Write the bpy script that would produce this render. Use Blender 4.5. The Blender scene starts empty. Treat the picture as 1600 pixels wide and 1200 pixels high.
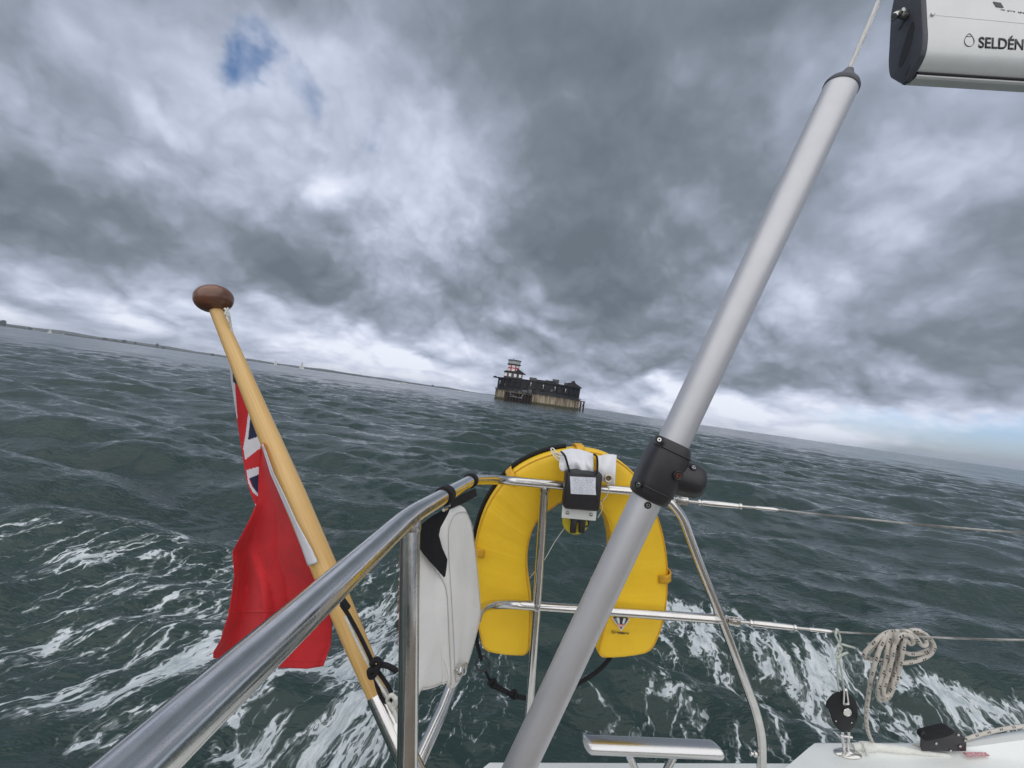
import bpy, bmesh, math, random
import numpy as np
from mathutils import Vector, Matrix

R = math.radians
SC = bpy.context.scene
COL = SC.collection
random.seed(7)

# ------------------------------------------------------------------ camera
# The yacht heels about 8 degrees against the horizon; the photographer stands level with the yacht.
F = 660.0                       # focal length in pixels of a 1600 pixel wide frame
EYE = Vector((0, 0, 2.2))       # eye height above the sea
HEEL, PITCH = R(8.05), R(1.88)
fwd = Vector((0, math.cos(PITCH), math.sin(PITCH)))
r0 = Vector((1, 0, 0)); u0 = Vector((0, -math.sin(PITCH), math.cos(PITCH)))
up = u0 * math.cos(HEEL) - r0 * math.sin(HEEL)
right = r0 * math.cos(HEEL) + u0 * math.sin(HEEL)
cam_d = bpy.data.cameras.new('camera'); cam = bpy.data.objects.new('camera', cam_d); COL.objects.link(cam)
m3 = Matrix((right, up, -fwd)).transposed()
cam.matrix_world = Matrix.Translation(EYE) @ m3.to_4x4()
cam_d.sensor_width = 36.0; cam_d.lens = 36.0 * F / 1600.0
cam_d.clip_start = 0.02; cam_d.clip_end = 60000
SC.camera = cam
# the yacht's own frame: X to the right, Y looking aft, Z up the mast; origin at eye height
BOAT = Matrix.Translation(EYE) @ Matrix((right, fwd, up)).transposed().to_4x4()
BOAT_I = BOAT.inverted()

def at(x, y, Y):
    """yacht coordinates of the point seen at frame position x, y at distance Y aft of the eye"""
    return Vector(((x - 800) / F * Y, Y, (600 - y) / F * Y))

def sea_at(x, y):
    d = right * ((x - 800) / F) + up * ((600 - y) / F) + fwd
    t = -EYE.z / d.z
    return Vector((d.x * t, d.y * t))

def bearing(x):
    """unit ground direction of the horizon at frame column x"""
    y = 621.5
    for _ in range(3):
        y = 621.5 + (x - 800) * math.tan(HEEL) * 1.0
    d = right * ((x - 800) / F) + up * ((600 - y) / F) + fwd
    return Vector((d.x, d.y)).normalized()

# ------------------------------------------------------------------ light
SC.view_settings.view_transform = 'Standard'; SC.view_settings.look = 'None'
SC.view_settings.gamma = 1.0; SC.view_settings.use_curve_mapping = False
SC.view_settings.exposure = 0.70
SUN_AZ, SUN_EL = R(186), R(48)          # clockwise from +Y: behind the photographer and a little left
sun_dir = Vector((math.sin(SUN_AZ) * math.cos(SUN_EL), math.cos(SUN_AZ) * math.cos(SUN_EL), math.sin(SUN_EL)))
sd = bpy.data.lights.new('sun', 'SUN'); sd.energy = 1.5; sd.angle = R(120); sd.color = (1.0, 0.965, 0.92)
sun = bpy.data.objects.new('sun', sd); COL.objects.link(sun)
sun.rotation_euler = (-sun_dir).to_track_quat('-Z', 'Y').to_euler()

class NT:
    """small helper to write node trees as expressions"""
    def __init__(s, tree):
        s.t = tree; tree.nodes.clear()
    def n(s, kind, ins=None, **props):
        nd = s.t.nodes.new(kind)
        for k, v in props.items(): setattr(nd, k, v)
        for k, v in (ins or {}).items():
            sock = nd.inputs[k]
            if isinstance(v, bpy.types.NodeSocket): s.t.links.new(v, sock)
            else: sock.default_value = v
        return nd
    def m(s, op, a, b=None, c=None, clamp=False):
        nd = s.t.nodes.new('ShaderNodeMath'); nd.operation = op; nd.use_clamp = clamp
        for i, v in enumerate((a, b, c)):
            if v is None: continue
            if isinstance(v, bpy.types.NodeSocket): s.t.links.new(v, nd.inputs[i])
            else: nd.inputs[i].default_value = v
        return nd.outputs[0]
    def v(s, op, a, b=None, scale=None):
        nd = s.t.nodes.new('ShaderNodeVectorMath'); nd.operation = op
        for i, q in enumerate((a, b)):
            if q is None: continue
            if isinstance(q, bpy.types.NodeSocket): s.t.links.new(q, nd.inputs[i])
            else: nd.inputs[i].default_value = q
        if scale is not None:
            if isinstance(scale, bpy.types.NodeSocket): s.t.links.new(scale, nd.inputs['Scale'])
            else: nd.inputs['Scale'].default_value = scale
        return nd.outputs['Value'] if op in ('DOT_PRODUCT', 'LENGTH', 'DISTANCE') else nd.outputs[0]
    def mr(s, x, a, b, c=0.0, d=1.0, smooth=True):
        nd = s.n('ShaderNodeMapRange', {'Value': x, 'From Min': a, 'From Max': b, 'To Min': c, 'To Max': d})
        nd.interpolation_type = 'SMOOTHSTEP' if smooth else 'LINEAR'
        return nd.outputs[0]
    def noise(s, vec, scale, detail=4, rough=0.55, dist=0.0, out=0):
        nd = s.n('ShaderNodeTexNoise', {'Scale': scale, 'Detail': detail, 'Roughness': rough, 'Distortion': dist})
        if vec is not None: s.t.links.new(vec, nd.inputs['Vector'])
        return nd.outputs[out]
    def mix(s, fac, a, b):
        nd = s.t.nodes.new('ShaderNodeMix'); nd.data_type = 'RGBA'
        for i, v in ((0, fac), (6, a), (7, b)):
            if isinstance(v, bpy.types.NodeSocket): s.t.links.new(v, nd.inputs[i])
            else: nd.inputs[i].default_value = (*v, 1) if i and len(v) == 3 else v
        return nd.outputs[2]
    def ramp(s, fac, stops):
        nd = s.t.nodes.new('ShaderNodeValToRGB'); s.t.links.new(fac, nd.inputs[0])
        el = nd.color_ramp.elements
        while len(el) < len(stops): el.new(0.5)
        for e, (p, c) in zip(el, stops): e.position = p; e.color = (*c, 1)
        return nd.outputs[0]

# ------------------------------------------------------------------ sky
# cloud cover: direction (x, y, z), size, flattening, brighter or darker than the average
SKY_PATCHES = [
    (-0.331, 0.844, 0.421, 0.300, 1.2, 0.33),
    (-0.584, 0.742, 0.328, 0.261, 1.6, 0.17),
    (-0.744, 0.574, 0.343, 0.065, 1.0, 0.22),
    (-0.611, 0.635, 0.472, 0.174, 1.3, 0.16),
    (-0.729, 0.630, 0.269, 0.129, 1.6, 0.14),
    (-0.185, 0.848, 0.497, 0.146, 1.0, 0.14),
    (0.618, 0.639, 0.459, 0.182, 1.4, 0.24),
    (0.533, 0.788, 0.309, 0.141, 1.2, 0.20),
    (-0.133, 0.920, 0.368, 0.150, 1.3, 0.16),
    (0.730, 0.682, 0.032, 0.414, 4.0, 0.42),
    (0.574, 0.803, 0.163, 0.166, 2.5, 0.22),
    (-0.230, 0.970, 0.081, 0.344, 3.0, 0.16),
    (-0.708, 0.701, 0.084, 0.200, 4.0, 0.14),
    (0.146, 0.798, 0.585, 0.476, 1.0, -0.24),
    (0.358, 0.702, 0.615, 0.285, 1.0, -0.10),
    (-0.065, 0.753, 0.655, 0.228, 1.0, -0.08),
    (-0.709, 0.618, 0.339, 0.087, 1.0, -0.16),
    (-0.721, 0.663, 0.201, 0.205, 2.2, -0.22),
    (-0.504, 0.837, 0.214, 0.281, 2.5, -0.22),
    (0.083, 0.957, 0.280, 0.368, 2.0, -0.26),
    (0.566, 0.817, 0.107, 0.303, 5.0, -0.30),
    (0.721, 0.662, 0.206, 0.160, 2.5, -0.22),
    (0.692, 0.625, 0.362, 0.103, 1.5, -0.12),
    (0.023, 0.926, 0.378, 0.151, 1.6, -0.10),
    (0.284, 0.869, 0.406, 0.163, 1.5, 0.08),
]
SKY_GAPS = [
    (-0.504, 0.711, 0.490, 0.092, 1.0, 1.10),
    (-0.446, 0.750, 0.489, 0.098, 1.0, 0.72),
    (-0.363, 0.801, 0.475, 0.101, 1.0, 0.45),
    (0.731, 0.682, 0.026, 0.397, 4.5, 0.78),
]
world = bpy.data.worlds.new('World'); SC.world = world; world.use_nodes = True
w = NT(world.node_tree)
direc = w.n('ShaderNodeTexCoord').outputs['Generated']
sep = w.n('ShaderNodeSeparateXYZ', {0: direc})
zc = w.m('MAXIMUM', sep.outputs[2], 0.0)
# cloud coordinates: flattened more and more towards the horizon, as cloud bases are in perspective
hz = w.m('MULTIPLY', w.m('POWER', w.m('ADD', zc, 0.004), 0.66), 1.25)
q = w.n('ShaderNodeCombineXYZ', {0: sep.outputs[0], 1: sep.outputs[1], 2: hz}).outputs[0]
# broad warp so that nothing in the cloud cover is round or straight
wn = w.v('SUBTRACT', w.noise(q, 3.2, 5, 0.58, 0, 1), (0.5, 0.5, 0.5))
wf = w.v('SUBTRACT', w.noise(q, 11.0, 4, 0.6, 0, 1), (0.5, 0.5, 0.5))
qw = w.v('ADD', w.v('ADD', q, w.v('SCALE', wn, scale=0.12)), w.v('SCALE', wf, scale=0.022))
dw = w.v('ADD', w.v('ADD', direc, w.v('SCALE', wn, scale=0.20)), w.v('SCALE', wf, scale=0.05))
def billow(vec):
    """puffy cloud relief: rounded heads with dark creases between them"""
    tot = None
    for sc_, am in ((3.1, .50), (6.4, .28), (13.5, .15), (29.0, .08)):
        n_ = w.m('ABSOLUTE', w.m('SUBTRACT', w.noise(vec, sc_, 1.0, .5), .5))
        n_ = w.m('MULTIPLY', n_, am * 2.6)
        tot = n_ if tot is None else w.m('ADD', tot, n_)
    return tot
n_big = w.noise(qw, 2.0, 3, 0.5)
n_mid = w.noise(qw, 3.3, 7, 0.50, 0.0)
bil = billow(qw)
bil_up = billow(w.v('ADD', qw, (0.0, -0.01, 0.05)))
emb = w.m('SUBTRACT', bil, bil_up)
elev = zc
base = w.m('ADD', w.mr(elev, 0.0, 0.17, 0.38, 0.0), 0.44)
L = w.m('ADD', base, w.m('MULTIPLY', w.m('SUBTRACT', n_big, 0.5), 0.50))
L = w.m('ADD', L, w.m('MULTIPLY', w.m('SUBTRACT', n_mid, 0.5), w.mr(elev, 0.05, 0.60, 0.95, 0.55)))
# heads of cloud: strongest in the lower half of the sky, where clouds are seen from the side
L = w.m('ADD', L, w.m('MULTIPLY', w.m('SUBTRACT', bil, 0.26), w.mr(elev, 0.04, 0.6, 0.58, 0.24)))
L = w.m('ADD', L, w.m('MULTIPLY', emb, w.mr(elev, 0.04, 0.6, 0.85, 0.40)))
for (x, y, z, r, kz, a) in SKY_PATCHES:
    d_ = w.v('LENGTH', w.v('MULTIPLY', w.v('SUBTRACT', dw, (x, y, z)), (1, 1, kz)))
    L = w.m('ADD', L, w.mr(d_, r * 1.15, 0.0, 0.0, a))
gap = None
for (x, y, z, r, kz, a) in SKY_GAPS:
    d_ = w.v('LENGTH', w.v('MULTIPLY', w.v('SUBTRACT', dw, (x, y, z)), (1, 1, kz)))
    g_ = w.mr(d_, r, r * 0.2, 0.0, a)
    gap = g_ if gap is None else w.m('MAXIMUM', gap, g_)
gap = w.mr(w.m('ADD', gap, w.m('MULTIPLY', w.m('SUBTRACT', 0.60, w.m('ADD', n_mid, w.m('MULTIPLY', bil, .4))), w.mr(gap, 0.0, 0.3, 0.0, 1.9))), 0.38, 1.05)
cloud = w.ramp(L, [(0.0, (.115, .138, .168)), (0.25, (.162, .192, .232)), (0.45, (.240, .275, .340)), (0.62, (.345, .385, .480)),
                   (0.80, (.49, .53, .645)), (1.0, (.68, .71, .80))])
skyt = w.n('ShaderNodeTexSky', sky_type='NISHITA', sun_disc=False)
skyt.sun_elevation = SUN_EL; skyt.sun_rotation = SUN_AZ
# clear sky at a Background strength of 0.1; cloud brightness is scaled to match it
cl10 = w.v('SCALE', cloud, scale=7.9)
blue = w.v('MULTIPLY', skyt.outputs[0], w.mix(w.mr(elev, .03, .3), (0.55, 0.65, 0.94), (0.34, 0.56, 0.74)))
tot = w.mix(gap, cl10, blue)
bg = w.n('ShaderNodeBackground', {'Color': tot, 'Strength': 0.1})
out = w.n('ShaderNodeOutputWorld', {'Surface': bg.outputs[0]})

# ------------------------------------------------------------------ mesh helpers
BASE = {}                       # yacht-frame base point of each thing, by object name

class MB:
    """collects shapes given in one frame and links them as ONE mesh object"""
    def __init__(s): s.v = []; s.f = []; s.uv = []; s.mi = []
    def face(s, idx, uv=None, mi=0): s.f.append(idx); s.uv.append(uv); s.mi.append(mi)
    def add(s, verts, faces, mi=0, uvs=None):
        o = len(s.v); s.v += [Vector(p) for p in verts]
        for k, f in enumerate(faces): s.face([i + o for i in f], uvs[k] if uvs else None, mi)
    def tube(s, pts, r, seg=14, caps=True, closed=False, mi=0, flat=1.0, upv=None):
        pts = [Vector(p) for p in pts]; n = len(pts)
        rr = r if isinstance(r, (list, tuple)) else [r] * n
        T = []
        for i in range(n):
            a = pts[(i - 1) % n] if (closed or i) else pts[0]
            b = pts[(i + 1) % n] if (closed or i < n - 1) else pts[-1]
            T.append((b - a).normalized())
        nrm = Vector(upv) if upv is not None else Vector((0, 0, 1))
        if abs(nrm.dot(T[0])) > .95: nrm = Vector((1, 0, 0))
        nrm = (nrm - T[0] * nrm.dot(T[0])).normalized()
        o = len(s.v); L = 0; Ls = []
        for i in range(n):
            if i:
                if upv is not None: nrm = Vector(upv)
                nrm = (nrm - T[i] * nrm.dot(T[i])).normalized(); L += (pts[i] - pts[i - 1]).length
            bn = T[i].cross(nrm); Ls.append(L)
            for k in range(seg):
                a = 2 * math.pi * k / seg
                s.v.append(pts[i] + nrm * (math.cos(a) * rr[i]) + bn * (math.sin(a) * rr[i] * flat))
        m = n if closed else n - 1
        Ls.append(L + (pts[0] - pts[-1]).length)
        for i in range(m):
            j = (i + 1) % n
            for k in range(seg):
                k2 = (k + 1) % seg
                s.face([o + i * seg + k, o + i * seg + k2, o + j * seg + k2, o + j * seg + k],
                       [(k / seg, Ls[i]), ((k + 1) / seg, Ls[i]), ((k + 1) / seg, Ls[i + 1]), (k / seg, Ls[i + 1])], mi)
        if caps and not closed:
            s.face([o + k for k in reversed(range(seg))], None, mi)
            s.face([o + (n - 1) * seg + k for k in range(seg)], None, mi)
    def lathe(s, org, axis, prof, seg=28, mi=0):
        """prof: (height along axis, radius) pairs"""
        org = Vector(org); axis = Vector(axis).normalized()
        a1 = axis.orthogonal().normalized(); a2 = axis.cross(a1)
        o = len(s.v)
        for h, r in prof:
            for k in range(seg):
                a = 2 * math.pi * k / seg
                s.v.append(org + axis * h + a1 * (math.cos(a) * r) + a2 * (math.sin(a) * r))
        for i in range(len(prof) - 1):
            for k in range(seg):
                k2 = (k + 1) % seg
                s.face([o + i * seg + k, o + i * seg + k2, o + (i + 1) * seg + k2, o + (i + 1) * seg + k],
                       [(k / seg, prof[i][0]), ((k + 1) / seg, prof[i][0]), ((k + 1) / seg, prof[i + 1][0]), (k / seg, prof[i + 1][0])], mi)
        if prof[0][1] > 1e-6: s.face([o + k for k in reversed(range(seg))], None, mi)
        if prof[-1][1] > 1e-6: s.face([o + (len(prof) - 1) * seg + k for k in range(seg)], None, mi)
    def bm(s, b, mat=None, mi=0):
        o = len(s.v); b.verts.index_update()
        s.v += [(mat @ v.co if mat else v.co.copy()) for v in b.verts]
        for f in b.faces: s.face([v.index + o for v in f.verts], None, mi)
        b.free()
    def box(s, c, ax, dims, bev=0.0, seg=2, mi=0):
        """box centred at c; ax = three axis vectors; dims = full sizes; bevelled edges"""
        b = bmesh.new(); bmesh.ops.create_cube(b, size=1)
        for v in b.verts: v.co = Vector((v.co.x * dims[0], v.co.y * dims[1], v.co.z * dims[2]))
        if bev: bmesh.ops.bevel(b, geom=b.edges[:], offset=bev, segments=seg, profile=.5, affect='EDGES')
        M = Matrix([Vector(a).normalized() for a in ax]).transposed().to_4x4(); M.translation = Vector(c)
        s.bm(b, M, mi)
    def prism(s, pts, off, bev=0.0, seg=2, mi=0):
        """solid between an outline and the same outline moved by off (a vector, or one per point)"""
        b = bmesh.new(); n = len(pts)
        offs = off if isinstance(off, list) else [off] * n
        a = [b.verts.new(Vector(p)) for p in pts]; c = [b.verts.new(Vector(p) + Vector(o)) for p, o in zip(pts, offs)]
        b.faces.new(a); b.faces.new(list(reversed(c)))
        for i in range(n):
            j = (i + 1) % n; b.faces.new([a[j], a[i], c[i], c[j]])
        bmesh.ops.recalc_face_normals(b, faces=b.faces[:])
        if bev:
            bmesh.ops.bevel(b, geom=b.edges[:], offset=bev, segments=seg, profile=.5, affect='EDGES', clamp_overlap=True)
        s.bm(b, None, mi)
    def grid(s, rows, mi=None, closed_u=False):
        """rows of points -> quads; mi(i, j) gives a material slot"""
        o = len(s.v); n = len(rows[0])
        for r_ in rows: s.v += [Vector(p) for p in r_]
        for i in range(len(rows) - 1):
            for j in range(n if closed_u else n - 1):
                j2 = (j + 1) % n
                s.face([o + i * n + j, o + i * n + j2, o + (i + 1) * n + j2, o + (i + 1) * n + j],
                       [(j / n, i / len(rows)), ((j + 1) / n, i / len(rows)), ((j + 1) / n, (i + 1) / len(rows)), (j / n, (i + 1) / len(rows))],
                       mi(i, j) if mi else 0)
    def build(s, name, mat, parent=None, base=None, smooth=True, world=False, angle=38):
        me = bpy.data.meshes.new(name)
        b0 = Vector((0, 0, 0))
        if parent is not None: b0 = BASE[parent.name]
        elif base is not None: b0 = Vector(base)
        me.from_pydata([tuple(p - b0) for p in s.v], [], s.f)
        mats = mat if isinstance(mat, (list, tuple)) else [mat]
        for m_ in mats: me.materials.append(m_)
        me.polygons.foreach_set('material_index', s.mi)
        if any(u is not None for u in s.uv):
            ul = me.uv_layers.new(name='UVMap'); flat = []
            for f, u in zip(s.f, s.uv):
                for c in range(len(f)): flat += list(u[c]) if u else [0.0, 0.0]
            ul.data.foreach_set('uv', flat)
        if smooth:
            me.polygons.foreach_set('use_smooth', [True] * len(s.f)); me.set_sharp_from_angle(angle=R(angle))
        me.update()
        o = bpy.data.objects.new(name, me); COL.objects.link(o)
        BASE[o.name] = b0
        if parent is not None: o.parent = parent
        else: o.matrix_world = Matrix.Translation(b0) if world else BOAT @ Matrix.Translation(b0)
        return o

def tag(o, label=None, cat=None, group=None, kind=None):
    for k, v in (('label', label), ('category', cat), ('group', group), ('kind', kind)):
        if v: o[k] = v
    return o

def thing(name, label, cat, base, group=None, world=False):
    o = bpy.data.objects.new(name, None); COL.objects.link(o); o.empty_display_size = .1
    BASE[o.name] = Vector(base)
    o.matrix_world = Matrix.Translation(Vector(base)) if world else BOAT @ Matrix.Translation(Vector(base))
    return tag(o, label, cat, group)

def spline(pts, per=8, closed=False):
    """Catmull-Rom through points"""
    P = [Vector(p) for p in pts]; n = len(P); out = []
    for i in range(n if closed else n - 1):
        p1, p2 = P[i], P[(i + 1) % n]
        p0 = P[i - 1] if (closed or i) else p1 * 2 - p2
        p3 = P[(i + 2) % n] if (closed or i < n - 2) else p2 * 2 - p1
        for k in range(per):
            t = k / per
            out.append(0.5 * ((2 * p1) + (p2 - p0) * t + (2 * p0 - 5 * p1 + 4 * p2 - p3) * t * t + (3 * p1 - p0 - 3 * p2 + p3) * t ** 3))
    if not closed: out.append(P[-1].copy())
    return out

def rounded(pts, rad=.05, per=7):
    """polyline with rounded corners (tube bends)"""
    P = [Vector(p) for p in pts]; out = [P[0]]
    for i in range(1, len(P) - 1):
        a = P[i - 1] - P[i]; b = P[i + 1] - P[i]
        k = min(rad, a.length * .45, b.length * .45)
        s_, e_ = P[i] + a.normalized() * k, P[i] + b.normalized() * k
        for j in range(per + 1):
            t = j / per
            out.append(s_ * (1 - t) ** 2 + P[i] * 2 * t * (1 - t) + e_ * t * t)
    out.append(P[-1]); return out

def pix(pts, Y=None):
    return [at(*p) if len(p) == 3 else at(p[0], p[1], Y) for p in pts]

# ------------------------------------------------------------------ materials
def mat(name, col, rough=.5, metal=0.0, spec=.5, bump=None, var=0.0, vscale=20, detail=5, sheen=0, coat=0, stretch=(1, 1, 1), rvar=0.0):
    """principled surface with a little colour variation and fine relief"""
    m_ = bpy.data.materials.new(name); m_.use_nodes = True; t = NT(m_.node_tree)
    tc = t.n('ShaderNodeTexCoord').outputs['Object']
    tv = t.v('MULTIPLY', tc, stretch)
    c = (*col, 1)
    if var:
        nz = t.mr(t.noise(tv, vscale, detail, .6), .3, .7)
        c = t.mix(nz, tuple(min(1, x * (1 - var)) for x in col), tuple(min(1, x * (1 + var)) for x in col))
    ins = {'Base Color': c, 'Roughness': rough, 'Metallic': metal, 'Specular IOR Level': spec}
    if coat: ins['Coat Weight'] = coat; ins['Coat Roughness'] = .15
    if sheen: ins['Sheen Weight'] = sheen
    if rvar: ins['Roughness'] = t.mr(t.noise(tv, vscale * 1.7, 5, .65), .3, .7, max(.02, rough - rvar), rough + rvar)
    if bump:
        bs, bstr, bd = bump
        ins['Normal'] = t.n('ShaderNodeBump', {'Height': t.noise(tv, bs, 4, .6), 'Strength': bstr, 'Distance': bd}).outputs[0]
    p = t.n('ShaderNodeBsdfPrincipled', ins)
    t.n('ShaderNodeOutputMaterial', {'Surface': p.outputs[0]})
    return m_

M = {}
M['steel'] = mat('polished_steel', (.64, .625, .60), .16, 1.0, rvar=.06, vscale=35, var=.05, bump=(240, .05, .001))
M['steel_dull'] = mat('worn_steel', (.50, .49, .47), .26, 1.0, rvar=.03, vscale=12, var=.06)
M['alu'] = mat('anodised_aluminium', (.58, .58, .60), .50, .68, var=.025, vscale=9, rvar=.03, detail=8, bump=(400, .03, .0005))
M['black_plastic'] = mat('black_plastic', (.022, .021, .024), .42, bump=(500, .12, .0006), var=.15, vscale=40)
M['dark_cap'] = mat('slate_plastic', (.055, .06, .075), .5, bump=(300, .1, .0006), var=.1, vscale=30)
M['black_cloth'] = mat('black_webbing', (.008, .008, .010), .9, bump=(700, .5, .001), var=.3, vscale=80)
M['white_pvc'] = mat('white_pvc_cloth', (.82, .81, .78), .45, bump=(30, .12, .006), var=.06, vscale=9)
M['white_cloth'] = mat('white_cloth', (.72, .72, .74), .7, bump=(30, .3, .008), var=.04, vscale=14)
M['paper'] = mat('paper_label', (.70, .72, .78), .6, var=.12, vscale=60)
M['gelcoat'] = mat('white_gelcoat', (.76, .78, .75), .25, var=.03, vscale=6, coat=.2)
M['teak'] = mat('teak', (.20, .165, .13), .6, var=.25, vscale=14, stretch=(8, 1, 1))
M['red'] = mat('red_bunting', (.54, .017, .023), .8, bump=(420, .35, .0012), var=.07, vscale=30, sheen=.1)
M['navy'] = mat('navy_bunting', (.014, .018, .06), .8, bump=(420, .35, .0012), var=.1, vscale=30)
M['flag_white'] = mat('white_bunting', (.66, .66, .70), .8, bump=(420, .35, .0012), var=.04, vscale=30)
M['knob'] = mat('varnished_mahogany', (.15, .060, .032), .3, var=.3, vscale=22, stretch=(1, 1, 6), coat=.35)
M['cord_white'] = mat('white_cord', (.66, .66, .60), .85, bump=(900, .5, .001), var=.12, vscale=200)
M['yellow_trim'] = mat('yellow_webbing', (.66, .36, .022), .6, bump=(500, .3, .001), var=.1, vscale=60)
M['print'] = mat('black_print', (.012, .012, .014), .5)
M['print_white'] = mat('white_print', (.75, .75, .75), .5)
M['print_pink'] = mat('pink_print', (.72, .38, .34), .5)
M['rust'] = mat('rusty_screw', (.10, .035, .02), .7, .4, var=.4, vscale=300)
M['lens'] = mat('yellow_plastic', (.55, .46, .03), .35)
M['khaki'] = mat('sail_cover_canvas', (.16, .12, .085), .85, bump=(120, .4, .003), var=.15, vscale=30)

def wood_mat():
    m_ = bpy.data.materials.new('varnished_spruce'); m_.use_nodes = True; t = NT(m_.node_tree)
    tc = t.n('ShaderNodeTexCoord').outputs['UV']
    uv = t.v('MULTIPLY', tc, (9.0, 1.6, 1))
    g = t.noise(uv, 3.0, 6, .62, .6)
    fine = t.noise(t.v('MULTIPLY', tc, (60, 5, 1)), 3.0, 3, .6)
    c = t.mix(t.mr(g, .3, .7), (.78, .51, .20), (.66, .40, .135))
    c = t.mix(t.mr(fine, .5, .8, 0, .35), c, (.48, .26, .08))
    p = t.n('ShaderNodeBsdfPrincipled', {'Base Color': c, 'Roughness': .33, 'Coat Weight': .25, 'Coat Roughness': .2,
            'Normal': t.n('ShaderNodeBump', {'Height': fine, 'Strength': .08, 'Distance': .002}).outputs[0]})
    t.n('ShaderNodeOutputMaterial', {'Surface': p.outputs[0]}); return m_
M['wood'] = wood_mat()

def yellow_mat():
    """coated yellow cloth stretched over foam: soft creases across the limbs, fine weave, scuffs"""
    m_ = bpy.data.materials.new('yellow_coated_cloth'); m_.use_nodes = True; t = NT(m_.node_tree)
    tc = t.n('ShaderNodeTexCoord').outputs['Object']; uv = t.n('ShaderNodeTexCoord').outputs['UV']
    cre = t.noise(t.v('MULTIPLY', uv, (2.0, 30.0, 1)), 1.0, 4, .55, .8)
    big = t.noise(tc, 9, 4, .6)
    weave = t.noise(tc, 620, 2, .5)
    h = t.m('ADD', t.m('MULTIPLY', cre, 1.0), t.m('MULTIPLY', big, .9))
    b1 = t.n('ShaderNodeBump', {'Height': h, 'Strength': .2, 'Distance': .010}).outputs[0]
    b2 = t.n('ShaderNodeBump', {'Height': weave, 'Strength': .12, 'Distance': .001, 'Normal': b1}).outputs[0]
    c = t.mix(t.mr(big, .35, .7), (.90, .57, .018), (.85, .52, .018))
    c = t.mix(t.mr(t.noise(tc, 55, 6, .7), .6, .78, 0, .35), c, (.50, .27, .03))
    p = t.n('ShaderNodeBsdfPrincipled', {'Base Color': c, 'Roughness': .5, 'Normal': b2})
    t.n('ShaderNodeOutputMaterial', {'Surface': p.outputs[0]}); return m_
M['yellow'] = yellow_mat()

def fleck_mat(name, base, fleck, pitch, around):
    """braided rope: pairs of dark flecks at a regular pitch along the rope"""
    m_ = bpy.data.materials.new(name); m_.use_nodes = True; t = NT(m_.node_tree)
    uv = t.n('ShaderNodeTexCoord').outputs['UV']; s_ = t.n('ShaderNodeSeparateXYZ', {0: uv})
    u, v = s_.outputs[0], s_.outputs[1]
    vv = t.m('DIVIDE', v, pitch)
    uu = t.m('ADD', t.m('MULTIPLY', u, around), t.m('MULTIPLY', t.m('FLOOR', vv), .5))
    fu = t.m('FRACT', uu); fv = t.m('FRACT', vv)
    two = t.m('ABSOLUTE', t.m('SUBTRACT', t.m('FRACT', t.m('MULTIPLY', t.m('ADD', fv, t.m('MULTIPLY', fu, .25)), 3.2)), .5))
    a = t.m('LESS_THAN', two, .27)
    b = t.m('LESS_THAN', fv, .5)
    c_ = t.m('LESS_THAN', t.m('ABSOLUTE', t.m('SUBTRACT', t.m('FRACT', t.m('MULTIPLY', fu, 2.0)), .5)), .30)
    d = t.m('LESS_THAN', fu, .62)
    f = t.m('MULTIPLY', t.m('MULTIPLY', a, b), t.m('MULTIPLY', c_, d))
    # braid relief
    w1 = t.m('SINE', t.m('MULTIPLY', t.m('ADD', t.m('MULTIPLY', u, 8.0), t.m('DIVIDE', v, .0045)), 6.283))
    w2 = t.m('SINE', t.m('MULTIPLY', t.m('SUBTRACT', t.m('MULTIPLY', u, 8.0), t.m('DIVIDE', v, .0045)), 6.283))
    hgt = t.m('MAXIMUM', w1, w2)
    dirt = t.mr(t.noise(t.n('ShaderNodeTexCoord').outputs['Object'], 45, 5, .65), .35, .75)
    bc = t.mix(dirt, base, tuple(x * .72 for x in base))
    p = t.n('ShaderNodeBsdfPrincipled', {'Base Color': t.mix(f, bc, fleck), 'Roughness': .85,
            'Normal': t.n('ShaderNodeBump', {'Height': hgt, 'Strength': .35, 'Distance': .0008}).outputs[0]})
    t.n('ShaderNodeOutputMaterial', {'Surface': p.outputs[0]}); return m_
M['rope'] = fleck_mat('flecked_rope', (.60, .56, .50), (.015, .015, .02), .020, 2)
M['rope_green'] = fleck_mat('pale_green_fleck_cord', (.66, .70, .64), (.30, .42, .36), .008, 2)

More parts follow.
